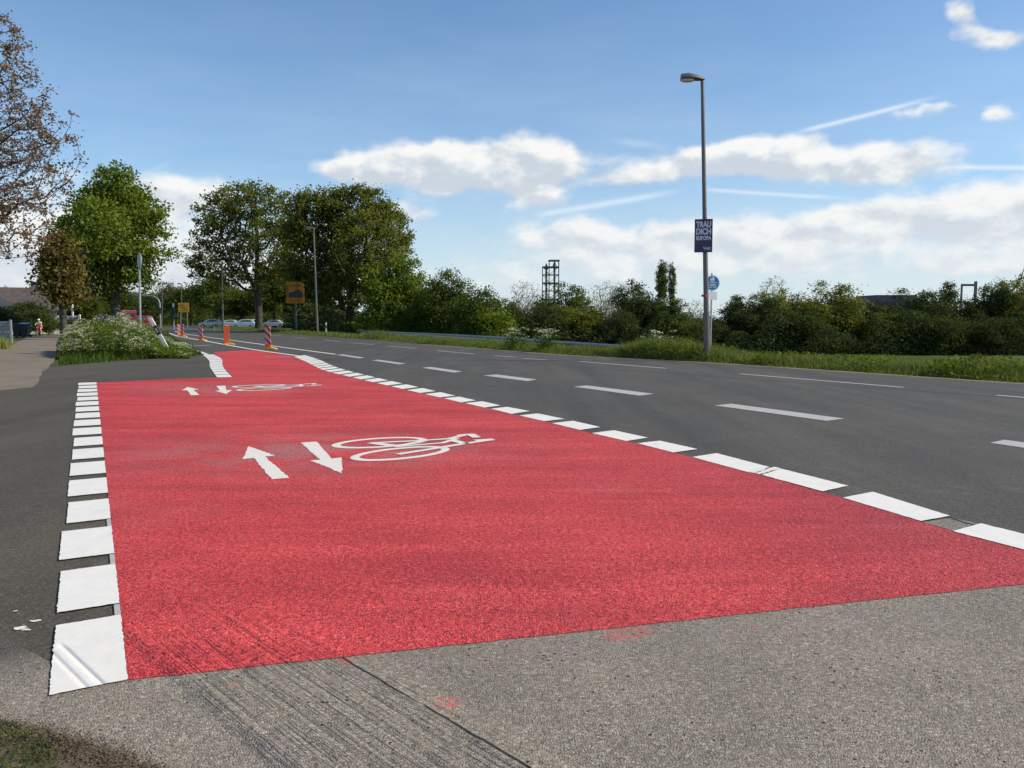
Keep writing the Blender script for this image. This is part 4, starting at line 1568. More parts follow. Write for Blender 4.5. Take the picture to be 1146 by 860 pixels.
def inside(x, y, poly):
    c = np.zeros(len(x), bool)
    j = len(poly) - 1
    for i in range(len(poly)):
        xi, yi = poly[i]
        xj, yj = poly[j]
        m = ((yi > y) != (yj > y)) & (x < (xj - xi) * (y - yi) / (yj - yi + 1e-9) + xi)
        c ^= m
        j = i
    return c


n = 120000
ix = np.array([p[0] for p in island])
iy = np.array([p[1] for p in island])
x = rs.uniform(ix.min() - .3, ix.max() + .3, n)
y = iy.min() - .3 + (iy.max() - iy.min()) * rs.uniform(0, 1, n) ** 1.6
m = inside(x, y, island)
x, y = x[m], y[m]
h = rs.uniform(.08, .5, len(x)) ** 1.1 * (.75 + .35 * np.sin(x * 5.3) * np.sin(x * 2.1 + y * 3)) * np.where(y < 26, .85, 1)
o = link('island_grass', blades_mesh('island_grass', np.stack([x, y, 0 * x - .03], 1), h, rs.uniform(.014, .03, len(x)), rs, .45), MAT['grass_dark'])
tag(o, 'grass round the foot of the white flowering bush', 'grass', kind='stuff')
# soil corner tufts
rs = np.random.RandomState(12)
sp_ = [tuple(p[:2]) for p in (G(-60, 806), G(0, 808), (G(40, 822)), G(62, 850), G(70, 880), G(-60, 900))]
cr = 9000
cp = np.array([[p[0], p[1]] for p in (G(-40, 806), G(35, 817), G(75, 828), G(115, 840), G(150, 855), G(180, 872))])
tt = rs.uniform(0, 4.999, cr)
ii = tt.astype(int)
bb = cp[ii] + (cp[ii + 1] - cp[ii]) * (tt - ii)[:, None]
bb = bb + np.stack([rs.normal(0, .02, cr), rs.normal(0, .035, cr) - .05], 1)
o = link('soil_crumbs', quads_mesh('soil_crumbs', np.stack([bb[:, 0], bb[:, 1], np.full(cr, .010) + rs.uniform(-.004, .003, cr)], 1), .006, rs, .6, .9), MAT['soil'])
tag(o, 'loose brown crumbs along the edge of the bare soil', 'soil', kind='stuff')
n = 11000
x = rs.uniform(-1.6, -.7, n)
y = rs.uniform(1.5, 2.35, n)
m = inside(x, y, sp_)
x, y = x[m], y[m]
o = link('corner_grass', blades_mesh('corner_grass', np.stack([x, y, 0 * x + .008], 1), rs.uniform(.005, .022, len(x)), rs.uniform(.002, .004, len(x)), rs, 1.2), MAT['grass_dark'])
tag(o, 'thin grass on the bare soil at the near left corner', 'grass', kind='stuff')

# ---- cow parsley bush
rs = np.random.RandomState(17)
bush = empty('flowering_bush', G(130, 398))
tag(bush, 'wide bush of white cow parsley on the grass island by the road', 'bush')


def bush_shape(n, rs):
    px = rs.uniform(64, 214, n)
    D = 25.5 + rs.uniform(0, 1, n) * 6.5
    x = (px - 573) / F * D
    top = np.interp(px, [62, 75, 90, 110, 140, 165, 185, 200, 214], [.25, .68, .86, .96, 1.02, .82, .44, .28, .2])
    top = top * np.interp(D, [25.4, 26.4, 28, 32], [.35, .8, 1, 1])
    top = top * (1 + .14 * np.sin(x * 4.1 + D * 2) * np.sin(D * 3.7 - x))
    return x, D, top


x, D, top = bush_shape(70000, rs)
lump = 1 + .16 * np.sin(x * 9 + D * 3) + .12 * np.sin(x * 17 - D * 5)
z = top * lump * rs.uniform(0, 1, len(x)) ** .75
pts = np.stack([x, D, z], 1) - np.array(bush.location)
link('foliage', quads_mesh('foliage', pts, .07, rs, .1), MAT['leaf_bush'], bush)
x, D, top = bush_shape(4200, rs)
ok = rs.uniform(0, 1, len(x)) < np.interp(x, [-15, -11.8, -10.9, -9], [1, 1, .3, .06]) * (.55 + .45 * np.sin(x * 3.1 + D * 1.7))
x, D, top = x[ok], D[ok], top[ok]
lump = 1 + .16 * np.sin(x * 9 + D * 3) + .12 * np.sin(x * 17 - D * 5)
cz = top * lump * (1.12 - .6 * rs.uniform(0, 1, len(x)) ** 2.0)
cen = np.repeat(np.stack([x, D, cz], 1), 9, axis=0)
off = rs.normal(size=cen.shape) * np.array([.035, .035, .012])
link('blossom', quads_mesh('blossom', cen + off - np.array(bush.location), .028, rs, 1.2, .9), MAT['blossom'], bush)
me = blades_mesh('stem', np.stack([x, D, 0 * x - .03], 1) - np.array(bush.location), cz, np.full(len(x), .009), rs, .05)
link('stem', me, MAT['grass_dark'], bush)

# flowering plants at the guardrail, each a thing
for (px, py, D, w, hh, sd, lab) in ((576, 367, 33, .55, .55, 1, 'tall white flowered plant at the guardrail, left one of the pair'),
                                    (612, 369, 31, .5, .5, 2, 'tall white flowered plant at the guardrail, right one of the pair'),
                                    (733, 370, 27, .45, .62, 3, 'white flowered plant in the tall grass left of the lamp post')):
    rs = np.random.RandomState(200 + sd)
    b0 = P(px, py, D)
    g = ground_at(b0.x, D)
    topz = b0.z - g
    root = empty('flowering_plant', (b0.x, D, g))
    tag(root, lab, 'plant', 'white flowered plants along the right verge')
    k = 26
    hx = rs.normal(0, w * .5, k)
    hy = rs.normal(0, w * .4, k)
    hz = topz * rs.uniform(.55, 1.02, k)
    mb = MB()
    for a, b, c in zip(hx, hy, hz):
        mb.tube([(a * .2, b * .2, 0), (a * .7, b * .7, c * .6), (a, b, c)], [.008, .006, .004], 3)
    mb.build('stem', MAT['grass_dark'], root)
    cen = np.repeat(np.stack([hx, hy, hz], 1), 14, axis=0)
    link('blossom', quads_mesh('blossom', cen + rs.normal(size=cen.shape) * np.array([.06, .06, .02]), .045, rs, 1.2, .9), MAT['blossom'], root)
    q = rs.uniform(0, 1, (700, 3))
    lp = np.stack([rs.normal(0, w * .45, 700), rs.normal(0, w * .4, 700), topz * .85 * q[:, 2]], 1)
    link('foliage', quads_mesh('foliage', lp, .07, rs, .2), MAT['grass_dark'], root)
# leafy bush in the right verge
rs = np.random.RandomState(300)
bp = G(1104, 424)
rb = empty('verge_bush', (bp.x + .2, bp.y + .9, ground_at(bp.x + .2, bp.y + .9)))
tag(rb, 'dark leafy weed bush in the grass at the right border', 'bush')
q = rs.normal(size=(3200, 3))
q /= np.linalg.norm(q, axis=1)[:, None]
q *= (rs.uniform(.3, 1, 3200) ** .4)[:, None]
q = q * np.array([.5, .4, .42])
q[:, 2] = np.abs(q[:, 2]) + .05
q *= (1 + .15 * np.sin(q[:, :1] * 14))
link('foliage', quads_mesh('foliage', q, .05, rs, .2), MAT['leaf_mid'], rb)
mb = MB()
for k in range(14):
    a = rs.uniform(0, 6.28)
    mb.tube([(0, 0, 0), (.2 * math.cos(a), .2 * math.sin(a), .25), (.36 * math.cos(a), .3 * math.sin(a), .42)], [.01, .007, .004], 4)
mb.build('stem', MAT['grass_dark'], rb)

# ------------------------------------------------------------------ street lamps


def lamp(px_top, y_top, px_base, D, head_len, r0, r1, label, head_dir=-1, group=None, hw=.16, two=False):
    base = P(px_base, 400, D)
    g = ground_at(base.x, D)
    topp = P(px_top, y_top, D)
    root = empty('street_lamp', (base.x, D, g))
    tag(root, label, 'street lamp', group)
    v = Vector((topp.x - base.x, 0, topp.z - g))
    mb = MB()
    mb.tube([(0, 0, 0), v * .18, v * .1801, v * .6, v], [r0, r0, r0 * .82, (r0 + r1) / 2 * .85, r1], 14)
    mb.build('pole', MAT['steel'], root, smooth=True)
    # luminaire: rounded cobra head made from stacked cross sections
    hm = MB()
    secs = [(0.06, .05, .05, 0), (-.02, .08, .075, 0), (-.18, hw * .8, .11, .02), (-.40, hw, .14, .035), (-.60, hw * .85, .12, .03), (-head_len, hw * .35, .03, .01)]
    vs, fs = [], []
    n = 14
    for (xx, ww, hh, zz) in secs:
        for k in range(n):
            a = 2 * math.pi * k / n
            vs.append(Vector((-xx * head_dir, ww * math.cos(a), zz + hh * math.sin(a) * (1 if math.sin(a) > 0 else .55))) + v)
    for i in range(len(secs) - 1):
        for k in range(n):
            k2 = (k + 1) % n
            fs.append((i * n + k, i * n + k2, (i + 1) * n + k2, (i + 1) * n + k))
    fs.append(tuple(range(n)))
    fs.append(tuple(range((len(secs) - 1) * n, len(secs) * n)))
    hm.add(vs, fs)
    hd = hm.build('lamp_head', MAT['steel'], root, smooth=True)
    gl = MB()
    gl.lathe((0, 0, 0), [(.02, -.055), (.09, -.05), (.13, -.02), (.135, 0)], 16)
    g_o = gl.build('lens', MAT['lamp_glass'], hd, smooth=True)
    g_o.location = v + Vector((head_dir * .42, 0, -.02))
    g_o.scale = (1.6, 1.0, 1.0)
    return root, v


# near lamp with poster
LD = 24.0
near_lamp, lv = lamp(786, 89, 791.5, LD, .62, .092, .05, 'tall grey street lamp carrying the dark poster, right of the twin poplars')
c = P(789.5, 331, LD - .12)
mb = MB()
mb.lathe((c.x - near_lamp.location.x, 0, c.z - near_lamp.location.z), [(.09, -.03), (.09, .03)], 14)
st = mb.build('sticker', MAT['red_sign'], near_lamp, smooth=True)

# poster


def text_mesh(name, s, size, mat, parent, loc, rot, bold=.0, sx=1.0, align='CENTER', depth=.002):
    cu = bpy.data.curves.new(name, 'FONT')
    cu.body = s
    cu.size = size
    cu.align_x = align
    cu.align_y = 'CENTER'
    cu.offset = bold
    cu.extrude = depth
    tmp = bpy.data.objects.new('tmp', cu)
    me = bpy.data.meshes.new_from_object(tmp)
    bpy.data.objects.remove(tmp)
    o = link(name, me, mat, parent)
    o.location = loc
    o.rotation_euler = rot
    o.scale = (sx, 1, 1)
    return o


pc = P(787.3, 264, LD - .17)
poster = empty('election_poster', pc, math.radians(-14))
tag(poster, 'dark purple poster with white letters tied to the tall lamp pole', 'poster')
mb = MB()
mb.box((0, .012, 0), (.50, .012, .94))
mb.build('board', MAT['poster'], poster, bevel=.003)
rx = (math.pi / 2, 0, 0)
for s, z, sz, w, b in (('TRAU', .31, .215, .74, .013), ('DICH', .11, .225, .78, .013), ('EUROPA', -.07, .15, .72, .009)):
    text_mesh('lettering', s, sz, MAT['poster_letter'], poster, (0, .004, z), rx, b, w)
text_mesh('lettering', 'Volt', .12, MAT['poster_letter'], poster, (.1, .004, -.36), rx, .003, 1.0)
for z in (.3, -.3):
    mb = MB()
    mb.tube([(-.09, .02, z), (-.09, .17, z), (0, .26, z), (.09, .17, z), (.09, .02, z)], .006, 5)
    mb.build('cable_tie', MAT['sign_white'], poster)

# far lamps
lamp(351, 256, 356, 66, .75, .10, .055, 'grey street lamp standing in front of the tallest oak', -1, 'distant grey street lamps')
lamp(248.5, 296, 250.5, 92, .7, .10, .055, 'grey street lamp behind the plain orange beacon', -1, 'distant grey street lamps')
lamp(203, 318, 204, 150, .8, .12, .06, 'faint far street lamp beside the yellow town sign', -1, 'distant grey street lamps')
lamp(182, 318, 182, 160, .8, .12, .06, 'faint far street lamp behind the signal mast arm', 1, 'distant grey street lamps')
lamp(67, 327, 67.5, 105, .7, .1, .05, 'faint lamp pole beside the brown roofed house', 1, 'distant grey street lamps')

# ------------------------------------------------------------------ blue cycle/foot sign
SD = 31.0
sc = P(798.5, 317, SD)
sg = ground_at(sc.x, SD)
sign = empty('shared_path_sign', (sc.x - .04, SD, sg), math.radians(12))
tag(sign, 'round blue sign with white figures and bicycle on a thin post beside the tall lamp', 'traffic sign')
hz = sc.z - sg
mb = MB()
mb.tube([(0, .06, 0), (0, .06, hz + .36)], .03, 10)
mb.build('post', MAT['galv'], sign, smooth=True)
mb = MB()
mb.lathe((0, 0, hz), [(.29, .0), (.29, .018)], 40, 'Y')
disc = mb.build('sign_disc', MAT['blue'], sign)
mb = MB()
n = 44
vs, fs = [], []
for k in range(n):
    a = 2 * math.pi * k / n
    for r in (.262, .282):
        vs.append((r * math.cos(a), -.003, hz + r * math.sin(a)))
for k in range(n):
    k2 = (k + 1) % n
    fs.append((2 * k, 2 * k + 1, 2 * k2 + 1, 2 * k2))
mb.add(vs, fs)
# adult and child
def person_icon(mb, x, z, s):
    mb.lathe((x, -.004, z + .105 * s), [(.021 * s, -.002), (.021 * s, .002)], 12, 'Y')
    mb.prism([(x - .03 * s, z + .08 * s), (x + .03 * s, z + .08 * s), (x + .045 * s, z), (x - .045 * s, z)], -.006, -.002)
    mb.prism([(x - .028 * s, z), (x - .006 * s, z), (x - .02 * s, z - .10 * s), (x - .038 * s, z - .10 * s)], -.006, -.002)
    mb.prism([(x + .006 * s, z), (x + .028 * s, z), (x + .038 * s, z - .10 * s), (x + .02 * s, z - .10 * s)], -.006, -.002)
person_icon(mb, .03, hz + .125, 1.0)
person_icon(mb, -.06, hz + .105, .7)
mb.box((0, -.004, hz + .01), (.42, .004, .012))
for cx in (-.085, .085):
    k0 = len(mb.v)
    vs, fs = [], []
    for k in range(20):
        a = 2 * math.pi * k / 20
        for r in (.05, .066):
            vs.append((cx + r * math.cos(a), -.004, hz - .115 + r * math.sin(a)))
    for k in range(20):
        k2 = (k + 1) % 20
        fs.append((2 * k, 2 * k + 1, 2 * k2 + 1, 2 * k2))
    mb.add(vs, fs)
for a, b in (((-.085, -.115), (-.04, -.05)), ((-.04, -.05), (.055, -.05)), ((.055, -.05), (.085, -.115)), ((-.04, -.05), (0, -.115)), ((0, -.115), (.055, -.05)), ((.055, -.05), (.045, -.02)), ((-.04, -.05), (-.05, -.025)), ((-.085, -.115), (0, -.115))):
    mb.tube([(a[0], -.004, hz + a[1]), (b[0], -.004, hz + b[1])], .007, 5)
mb.build('symbol', MAT['sign_white'], disc)
mb = MB()
mb.box((-.02, .01, hz - .47), (.44, .012, .31))
mb.build('plate', MAT['sign_white'], sign, bevel=.004)
sp2 = P(793.0, 330, 26)
pst = empty('thin_post', (sp2.x, 26, ground_at(sp2.x, 26)))
tag(pst, 'thin white post close against the right side of the tall lamp pole', 'post')
mb = MB()
mb.tube([(0, 0, 0), (0, 0, sp2.z - ground_at(sp2.x, 26))], .02, 8)
mb.build('pole', MAT['white_paint_obj'], pst, smooth=True)

# ------------------------------------------------------------------ guardrail
gp = [P(700, 385.0, 27.0), P(690, 384.2, 28.0), P(620, 380.2, 34), P(550, 376.6, 44), P(480, 373.0, 56), P(425, 370.6, 68), P(380, 368.6, 86)]
gp = smooth_path([Vector((p.x, p.y, .36 - (p.y - 27) * .001)) for p in gp], 8)
rail_root = empty('guardrail', gp[0].x and (gp[0].x, gp[0].y, 0))
tag(rail_root, 'low galvanised guardrail behind the verge grass, running towards the oaks', 'guardrail')
prof = [(-.0, .0), (.035, -.03), (.035, -.075), (0, -.11), (-.01, -.155), (0, -.2), (.035, -.235), (.035, -.28), (0, -.31)]
vs, fs = [], []
for i, p in enumerate(gp):
    a = gp[max(i - 1, 0)]
    b = gp[min(i + 1, len(gp) - 1)]
    d = (b - a).normalized()
    nn = Vector((-d.y, d.x, 0))
    if nn.x > 0:
        nn = -nn
    for (o_, z_) in prof:
        vs.append(p + nn * o_ + Vector((0, 0, z_)) - rail_root.location)
k = len(prof)
for i in range(len(gp) - 1):
    for j in range(k - 1):
        fs.append((i * k + j, i * k + j + 1, (i + 1) * k + j + 1, (i + 1) * k + j))
mb = MB()
mb.add(vs, fs)
r_ = mb.build('rail', MAT['galv'], rail_root)
sm = r_.modifiers.new('solid', 'SOLIDIFY')
sm.thickness = .006
gr = resample(gp, 28)
for p in gr[::1]:
    g = ground_at(p.x + .1, p.y)
    mb = MB()
    q = p - rail_root.location
    mb.box((q.x + .09, q.y, (g + .30) / 2), (.06, .1, .32 - g))
    mb.build('post', MAT['galv'], rail_root)

# ------------------------------------------------------------------ beacons


def stripes_mat():
    m, t, b = new_mat('beacon_stripes')
    g = t.new('ShaderNodeTexCoord').outputs['Object']
    s = t.vm('DOT_PRODUCT', g, (1.0, 0, .95))
    w = t.m('FRACT', t.m('MULTIPLY', s, 3.9))
    f = t.sstep(w, .48, .52)
    t.put(b.inputs['Base Color'], t.mix(f, (.55, .03, .03), (.62, .45, .44)))
    b.inputs['Roughness'].default_value = .4
    return m


MAT['stripes'] = stripes_mat()


def beacon(px, ybase, ytop, striped, label, rz):
    b = G(px, ybase)
    D = b.y
    hh = P(px, ytop, D).z
    root = empty('beacon', b, rz)
    tag(root, label, 'traffic beacon', 'beacons along the new lane line')
    mb = MB()
    mb.prism([(-.12, .20), (.12, .20), (.12, hh - .04), (.09, hh), (-.09, hh), (-.12, hh - .04)], -.018, .018)
    mb.build('panel', MAT['stripes'] if striped else MAT['orange'], root, bevel=.006)
    mb = MB()
    mb.prism([(-.10, .05), (.10, .05), (.115, .12), (.12, .20), (-.12, .20), (-.115, .12)], -.03, .03)
    mb.build('foot', MAT['orange'], root, bevel=.008)
    mb = MB()
    mb.prism([(-.14, 0), (.38, 0), (.36, .035), (.14, .10), (-.12, .06)], -.14, .10)
    mb.build('base', MAT['yellow'], root, bevel=.012)
    mb = MB()
    mb.box((0, 0, hh + .012), (.25, .045, .025))
    mb.build('cap', MAT['white_paint_obj'] if not striped else MAT['red_sign'], root, bevel=.006)
    return root


beacon(300, 391.2, 365.5, True, 'red and white striped beacon nearest the camera on the white line', math.radians(-4))
beacon(254, 386.0, 364.5, False, 'plain orange beacon with white cap, second from the camera', math.radians(6))
beacon(225, 381.8, 365.0, True, 'small striped beacon left of the plain orange beacon', math.radians(-12))
beacon(204, 377.2, 362.8, True, 'small striped beacon farther back under the yellow town sign', math.radians(-8))
beacon(200.5, 375.4, 362.8, True, 'farthest striped beacon, overlapped by the one under the town sign', math.radians(20))

# ------------------------------------------------------------------ marker posts


def marker(px, ybase, hh, label, tilt=0.0, z=None, D=None):
    b = G(px, ybase) if D is None else P(px, ybase, D)
    if D is not None:
        b.z = ground_at(b.x, D)
    root = empty('marker_post', b)
    root.rotation_euler = (0, tilt, 0)
    tag(root, label, 'marker post', 'white roadside marker posts')
    pr = [(-.06, -.04), (.06, -.04), (.045, .05), (-.045, .05)]

    def seg(z0, z1, m, nm):
        vs = [(x, y, z0) for x, y in pr] + [(x, y, z1) for x, y in pr]
        if nm == 'cap':
            vs = [(x, y, z0) for x, y in pr] + [(x * .9, y, z1 - (.05 if y < 0 else 0)) for x, y in pr]
        mb = MB()
        mb.add(vs, [(0, 1, 2, 3), (4, 5, 6, 7), (0, 1, 5, 4), (1, 2, 6, 5), (2, 3, 7, 6), (3, 0, 4, 7)])
        mb.build(nm, m, root, bevel=.004)
    seg(0, hh * .58, MAT['white_paint_obj'], 'shaft')
    seg(hh * .581, hh * .80, MAT['black'], 'band')
    seg(hh * .801, hh, MAT['white_paint_obj'], 'cap')
    mb = MB()
    mb.box((0, -.045, hh * .69), (.05, .008, .16))
    mb.build('reflector', MAT['galv'], root)
    return root


mk = marker(193, 398, 1.46, 'leaning white and black marker post at the right end of the flowering bush', math.radians(-28), D=27.0)
mk.scale = (1.0, 1.0, 1)
marker(365.2, 375, 1.05, 'upright white marker post right of the lamp at the oaks', 0, D=66)
marker(240, 371.5, 1.0, 'short white marker post on the verge before the hatchback', 0, D=95)

# sign post seen edge on in the bush
b = P(158, 395, 29)
sp = empty('sign_post', (b.x, 29, 0), 0)
tag(sp, 'thin grey post rising from the flowering bush with a sign seen edge on', 'sign post')
tpp = P(155.5, 283, 29)
vtop = Vector((tpp.x - b.x, 0, tpp.z))
mb = MB()
mb.tube([(0, 0, 0), vtop], .034, 12)
mb.build('pole', MAT['galv'], sp, smooth=True)
mb = MB()
mb.lathe((0, 0, 0), [(.30, -.01), (.30, .01)], 28, 'Y')
dsc = mb.build('sign_disc', MAT['galv'], sp)
dsc.location = (vtop.x + .03, -.03, vtop.z - .3)
dsc.rotation_euler = (0, 0, math.radians(-54))

# ------------------------------------------------------------------ yellow signs
c = P(330.5, 328, 79)
g = ground_at(c.x, 79)
ds = empty('direction_sign', (c.x, 79, g))
tag(ds, 'large yellow direction sign on a dark post in the shade of the oaks', 'road sign')
zc = c.z - g
mb = MB()
mb.box((0, .12, zc / 2), (.16, .16, zc + .8))
mb.build('post', MAT['dark_steel'], ds)
mb = MB()
mb.prism([(-.86, zc - 1.0), (.86, zc - 1.0), (.86, zc + .8), (.6, zc + 1.04), (-.78, zc + 1.04), (-.86, zc + .95)], -.03, .03)
bd = mb.build('board', MAT['sign_dull'], ds, bevel=.02)
mb = MB()
mb.prism([(-.6, zc - .44), (.72, zc - .44), (.72, zc + .08), (.24, zc + .36), (-.24, zc + .08), (-.6, zc + .08)], -.045, -.034)
mb.box((-.7, -.04, zc + .16), (.06, .01, 1.0))
mb.box((.12, -.04, zc + .68), (.95, .01, .08), 0)
for k in range(4):
    mb.box((-.38 + .25 * k, -.04, zc - .72), (.16, .01, .1))
mb.build('symbol', MAT['black'], bd)
c = P(205.5, 345, 135)
g = 0
ts = empty('town_sign', (c.x, 135, g))
tag(ts, 'yellow town sign board on two pale posts behind the far beacons', 'road sign')
mb = MB()
mb.box((.0, 0, c.z + .1), (1.75, .05, 1.55))
bd = mb.build('board', MAT['sign_yellow'], ts, bevel=.015)
mb = MB()
for k in range(3):
    mb.box((-.3 + .3 * k, -.035, c.z + .45 - .35 * k), (.7, .01, .1))
mb.build('symbol', MAT['black'], bd)
for xx in (-.55, .55):
    mb = MB()
    mb.tube([(xx, .06, 0), (xx, .06, c.z + .8)], .05, 8)
    mb.build('post', MAT['galv'], ts)

# ------------------------------------------------------------------ traffic signals


def signal_mast(px, ybase_h, D, arm_px, arm_y, label, side):
    b = P(px, 359, D)
    root = empty('signal_mast', (b.x, D, 0))
    tag(root, label, 'traffic signal', 'arched signal masts at the far junction')
    top = P(px, arm_y, D)
    end = P(arm_px, arm_y, D)
    hh = top.z
    dx = end.x - b.x
    s = 1 if dx > 0 else -1
    pts = [(0, 0, 0), (0, 0, hh - 1.3)]
    for k in range(1, 7):
        a = k / 6 * math.pi / 2
        pts.append((s * 1.6 * (1 - math.cos(a)), 0, hh - 1.3 + 1.3 * math.sin(a)))
    pts.append((dx, 0, hh + .1))
    mb = MB()
    mb.tube(pts, [.11, .11] + [.09] * 6 + [.06], 8)
    mb.build('mast', MAT['galv'], root, smooth=True)
    mb = MB()
    mb.box((dx, -.05, hh - .25), (.34, .24, 1.0))
    h_ = mb.build('signal_head', MAT['black'], root, bevel=.03)
    for k in range(3):
        mb = MB()
        mb.lathe((dx, -.19, hh + .08 - .32 * k), [(.1, -.02), (.1, .02)], 12, 'Y')
        mb.build('lens', MAT['glass_dark'], h_)
    mb = MB()
    mb.box((0, -.14, 2.7), (.34, .24, .95))
    mb.build('signal_head', MAT['black'], root, bevel=.03)
    return root


signal_mast(105, 360, 135, 121, 333, 'arched signal mast left of the green domed tree trunk', 1)
signal_mast(179.5, 362, 130, 147, 331, 'long arched signal mast reaching left above the far cars', -1)
b = P(195, 372, 100)
sgn = empty('traffic_light', (b.x, 100, 0))
tag(sgn, 'low dark traffic light with white board on top near the far beacons', 'traffic signal')
mb = MB()
mb.tube([(0, 0, 0), (0, 0, 2.6)], .06, 8)
mb.build('post', MAT['galv'], sgn)
mb = MB()
mb.box((0, -.1, 2.2), (.36, .26, .95))
mb.box((-.05, -.05, 1.5), (1.0, .1, .18))
mb.build('signal_head', MAT['black'], sgn, bevel=.02)
mb = MB()
mb.box((0.05, -.12, 3.0), (.28, .04, .5))
mb.build('sign_plate', MAT['sign_white'], sgn, bevel=.02)

# ------------------------------------------------------------------ cars


def car_builder(kind, body_mat):
    root = empty('parked_car')
    if kind == 'saloon':
        L, W = 4.4, 1.75
        low = [(-2.2, .35), (-2.22, .62), (-2.1, .86), (-1.7, .93), (-1.0, .97), (1.3, .95), (2.0, .90), (2.2, .72), (2.2, .35)]
        cab = [(-1.75, .92), (-1.1, 1.33), (-.6, 1.42), (.35, 1.42), (.8, 1.3), (1.45, .93)]
    elif kind == 'hatch':
        L, W = 3.9, 1.7
        low = [(-1.95, .35), (-1.98, .8), (-1.85, .97), (-1.0, 1.0), (1.0, .98), (1.75, .88), (1.95, .68), (1.95, .35)]
        cab = [(-1.85, .95), (-1.55, 1.42), (-1.1, 1.5), (.2, 1.5), (.6, 1.4), (1.2, .95)]
    else:
        L, W = 4.8, 1.9
        low = [(-2.4, .35), (-2.4, 1.1), (1.5, 1.1), (2.2, 1.0), (2.4, .75), (2.4, .35)]
        cab = [(-2.38, 1.05), (-2.3, 1.85), (-2.1, 1.95), (.9, 1.95), (1.2, 1.8), (1.75, 1.05)]
    mb = MB()
    mb.prism(low, -W / 2, W / 2)
    n0 = len(mb.v)
    mb.prism(cab, -W / 2 + .1, W / 2 - .1)
    # tumblehome
    zt = max(z for _, z in cab)
    zb = min(z for _, z in cab)
    mb.v = mb.v[:n0] + [(x, y * (1 - .16 * (z - zb) / (zt - zb)), z) for (x, y, z) in mb.v[n0:]]
    mb.build('body', body_mat, root, bevel=.05, seg=2, smooth=True)
    # side windows, wind screens: slightly proud dark panes
    for s in (-1, 1):
        cx = sum(x for x, _ in cab) / len(cab)
        cz = zb + (zt - zb) * .52
        win = [(cx + (x - cx) * .68, cz + (z - cz) * .56) for x, z in cab]
        k = len(win)
        mb = MB()
        yy = [(W / 2 - .1) * (1 - .16 * (z - zb) / (zt - zb)) + .004 for _, z in win]
        vs = [(x, s * y, z) for (x, z), y in zip(win, yy)] + [(x, s * (y - .02), z) for (x, z), y in zip(win, yy)]
        fs = [tuple(range(k)), tuple(range(2 * k - 1, k - 1, -1))] + [(i, (i + 1) % k, k + (i + 1) % k, k + i) for i in range(k)]
        mb.add(vs, fs)
        mb.build('window', MAT['glass_dark'], root)
    for (a, b) in ((cab[0], cab[1]), (cab[-1], cab[-2])):
        d = Vector((b[0] - a[0], 0, b[1] - a[1]))
        nn = Vector((-d.z, 0, d.x)).normalized() * .012
        if (nn.x > 0) != (a[0] > 0):
            nn = -nn
        p0 = Vector((a[0], 0, a[1])) + d * .15 + nn
        p1 = Vector((a[0], 0, a[1])) + d * .95 + nn
        hw = W / 2 - .2
        mb = MB()
        mb.add([p0 + Vector((0, -hw, 0)), p0 + Vector((0, hw, 0)), p1 + Vector((0, hw * .88, 0)), p1 + Vector((0, -hw * .88, 0)),
                p0 + Vector((0, -hw, 0)) - nn, p0 + Vector((0, hw, 0)) - nn, p1 + Vector((0, hw * .88, 0)) - nn, p1 + Vector((0, -hw * .88, 0)) - nn],
               [(0, 1, 2, 3), (4, 5, 6, 7), (0, 1, 5, 4), (1, 2, 6, 5), (2, 3, 7, 6), (3, 0, 4, 7)])
        mb.build('windscreen', MAT['glass_dark'], root)
    for sx in (-1, 1):
        for sy in (-1, 1):
            wx = sx * L * .31
            wh = MB()
            wh.lathe((wx, sy * (W / 2 - .09), .32), [(.2, -.11), (.3, -.11), (.32, -.08), (.32, .08), (.3, .11), (.2, .11)], 18, 'Y')
            w_ = wh.build('wheel', MAT['tyre'], root)
            rm = MB()
            rm.lathe((wx, sy * (W / 2 - .07), .32), [(.19, -.1), (.19, .105)], 14, 'Y')
            rm.build('rim', MAT['rim'], w_)
    for sy in (-1, 1):
        mb = MB()
        mb.box((L / 2 - .04, sy * (W / 2 - .25), .72), (.12, .32, .14))
        mb.build('headlight', MAT['lamp_glass'], root, bevel=.02)
        mb = MB()
        mb.box((-L / 2 + .04, sy * (W / 2 - .22), .78), (.12, .26, .16))
        mb.build('tail_light', MAT['red_sign'], root, bevel=.02)
    return root


grp = 'white cars waiting beyond the oaks'
for (kind, px, D, rz, lab, mt, gr_) in (
        ('saloon', 307.5, 150, 176, 'white saloon car behind the striped nearest beacon, rightmost of the white cars', 'car_white', grp),
        ('hatch', 275, 128, 170, 'white car partly hidden by the forked oak trunk', 'car_white', grp),
        ('hatch', 236, 150, 182, 'white hatchback left of the lamp behind the orange beacon', 'car_white', grp),
        ('saloon', 258, 160, 178, 'white car half hidden right of the lamp behind the orange beacon', 'car_white', grp),
        ('van', 116, 120, -75, 'dark van with headlights facing the camera beyond the flowering bush', 'car_dark', None),
        ('van', 163.5, 130, 100, 'dull red van with pale roof beyond the edge on sign post', 'car_red', None)):
    o = car_builder(kind, MAT[mt])
    p = P(px, 365, D)
    put(o, (p.x, D, -.02 if mt != 'car_white' else -.12), math.radians(rz))
    tag(o, lab, 'van' if kind == 'van' else 'car', gr_)
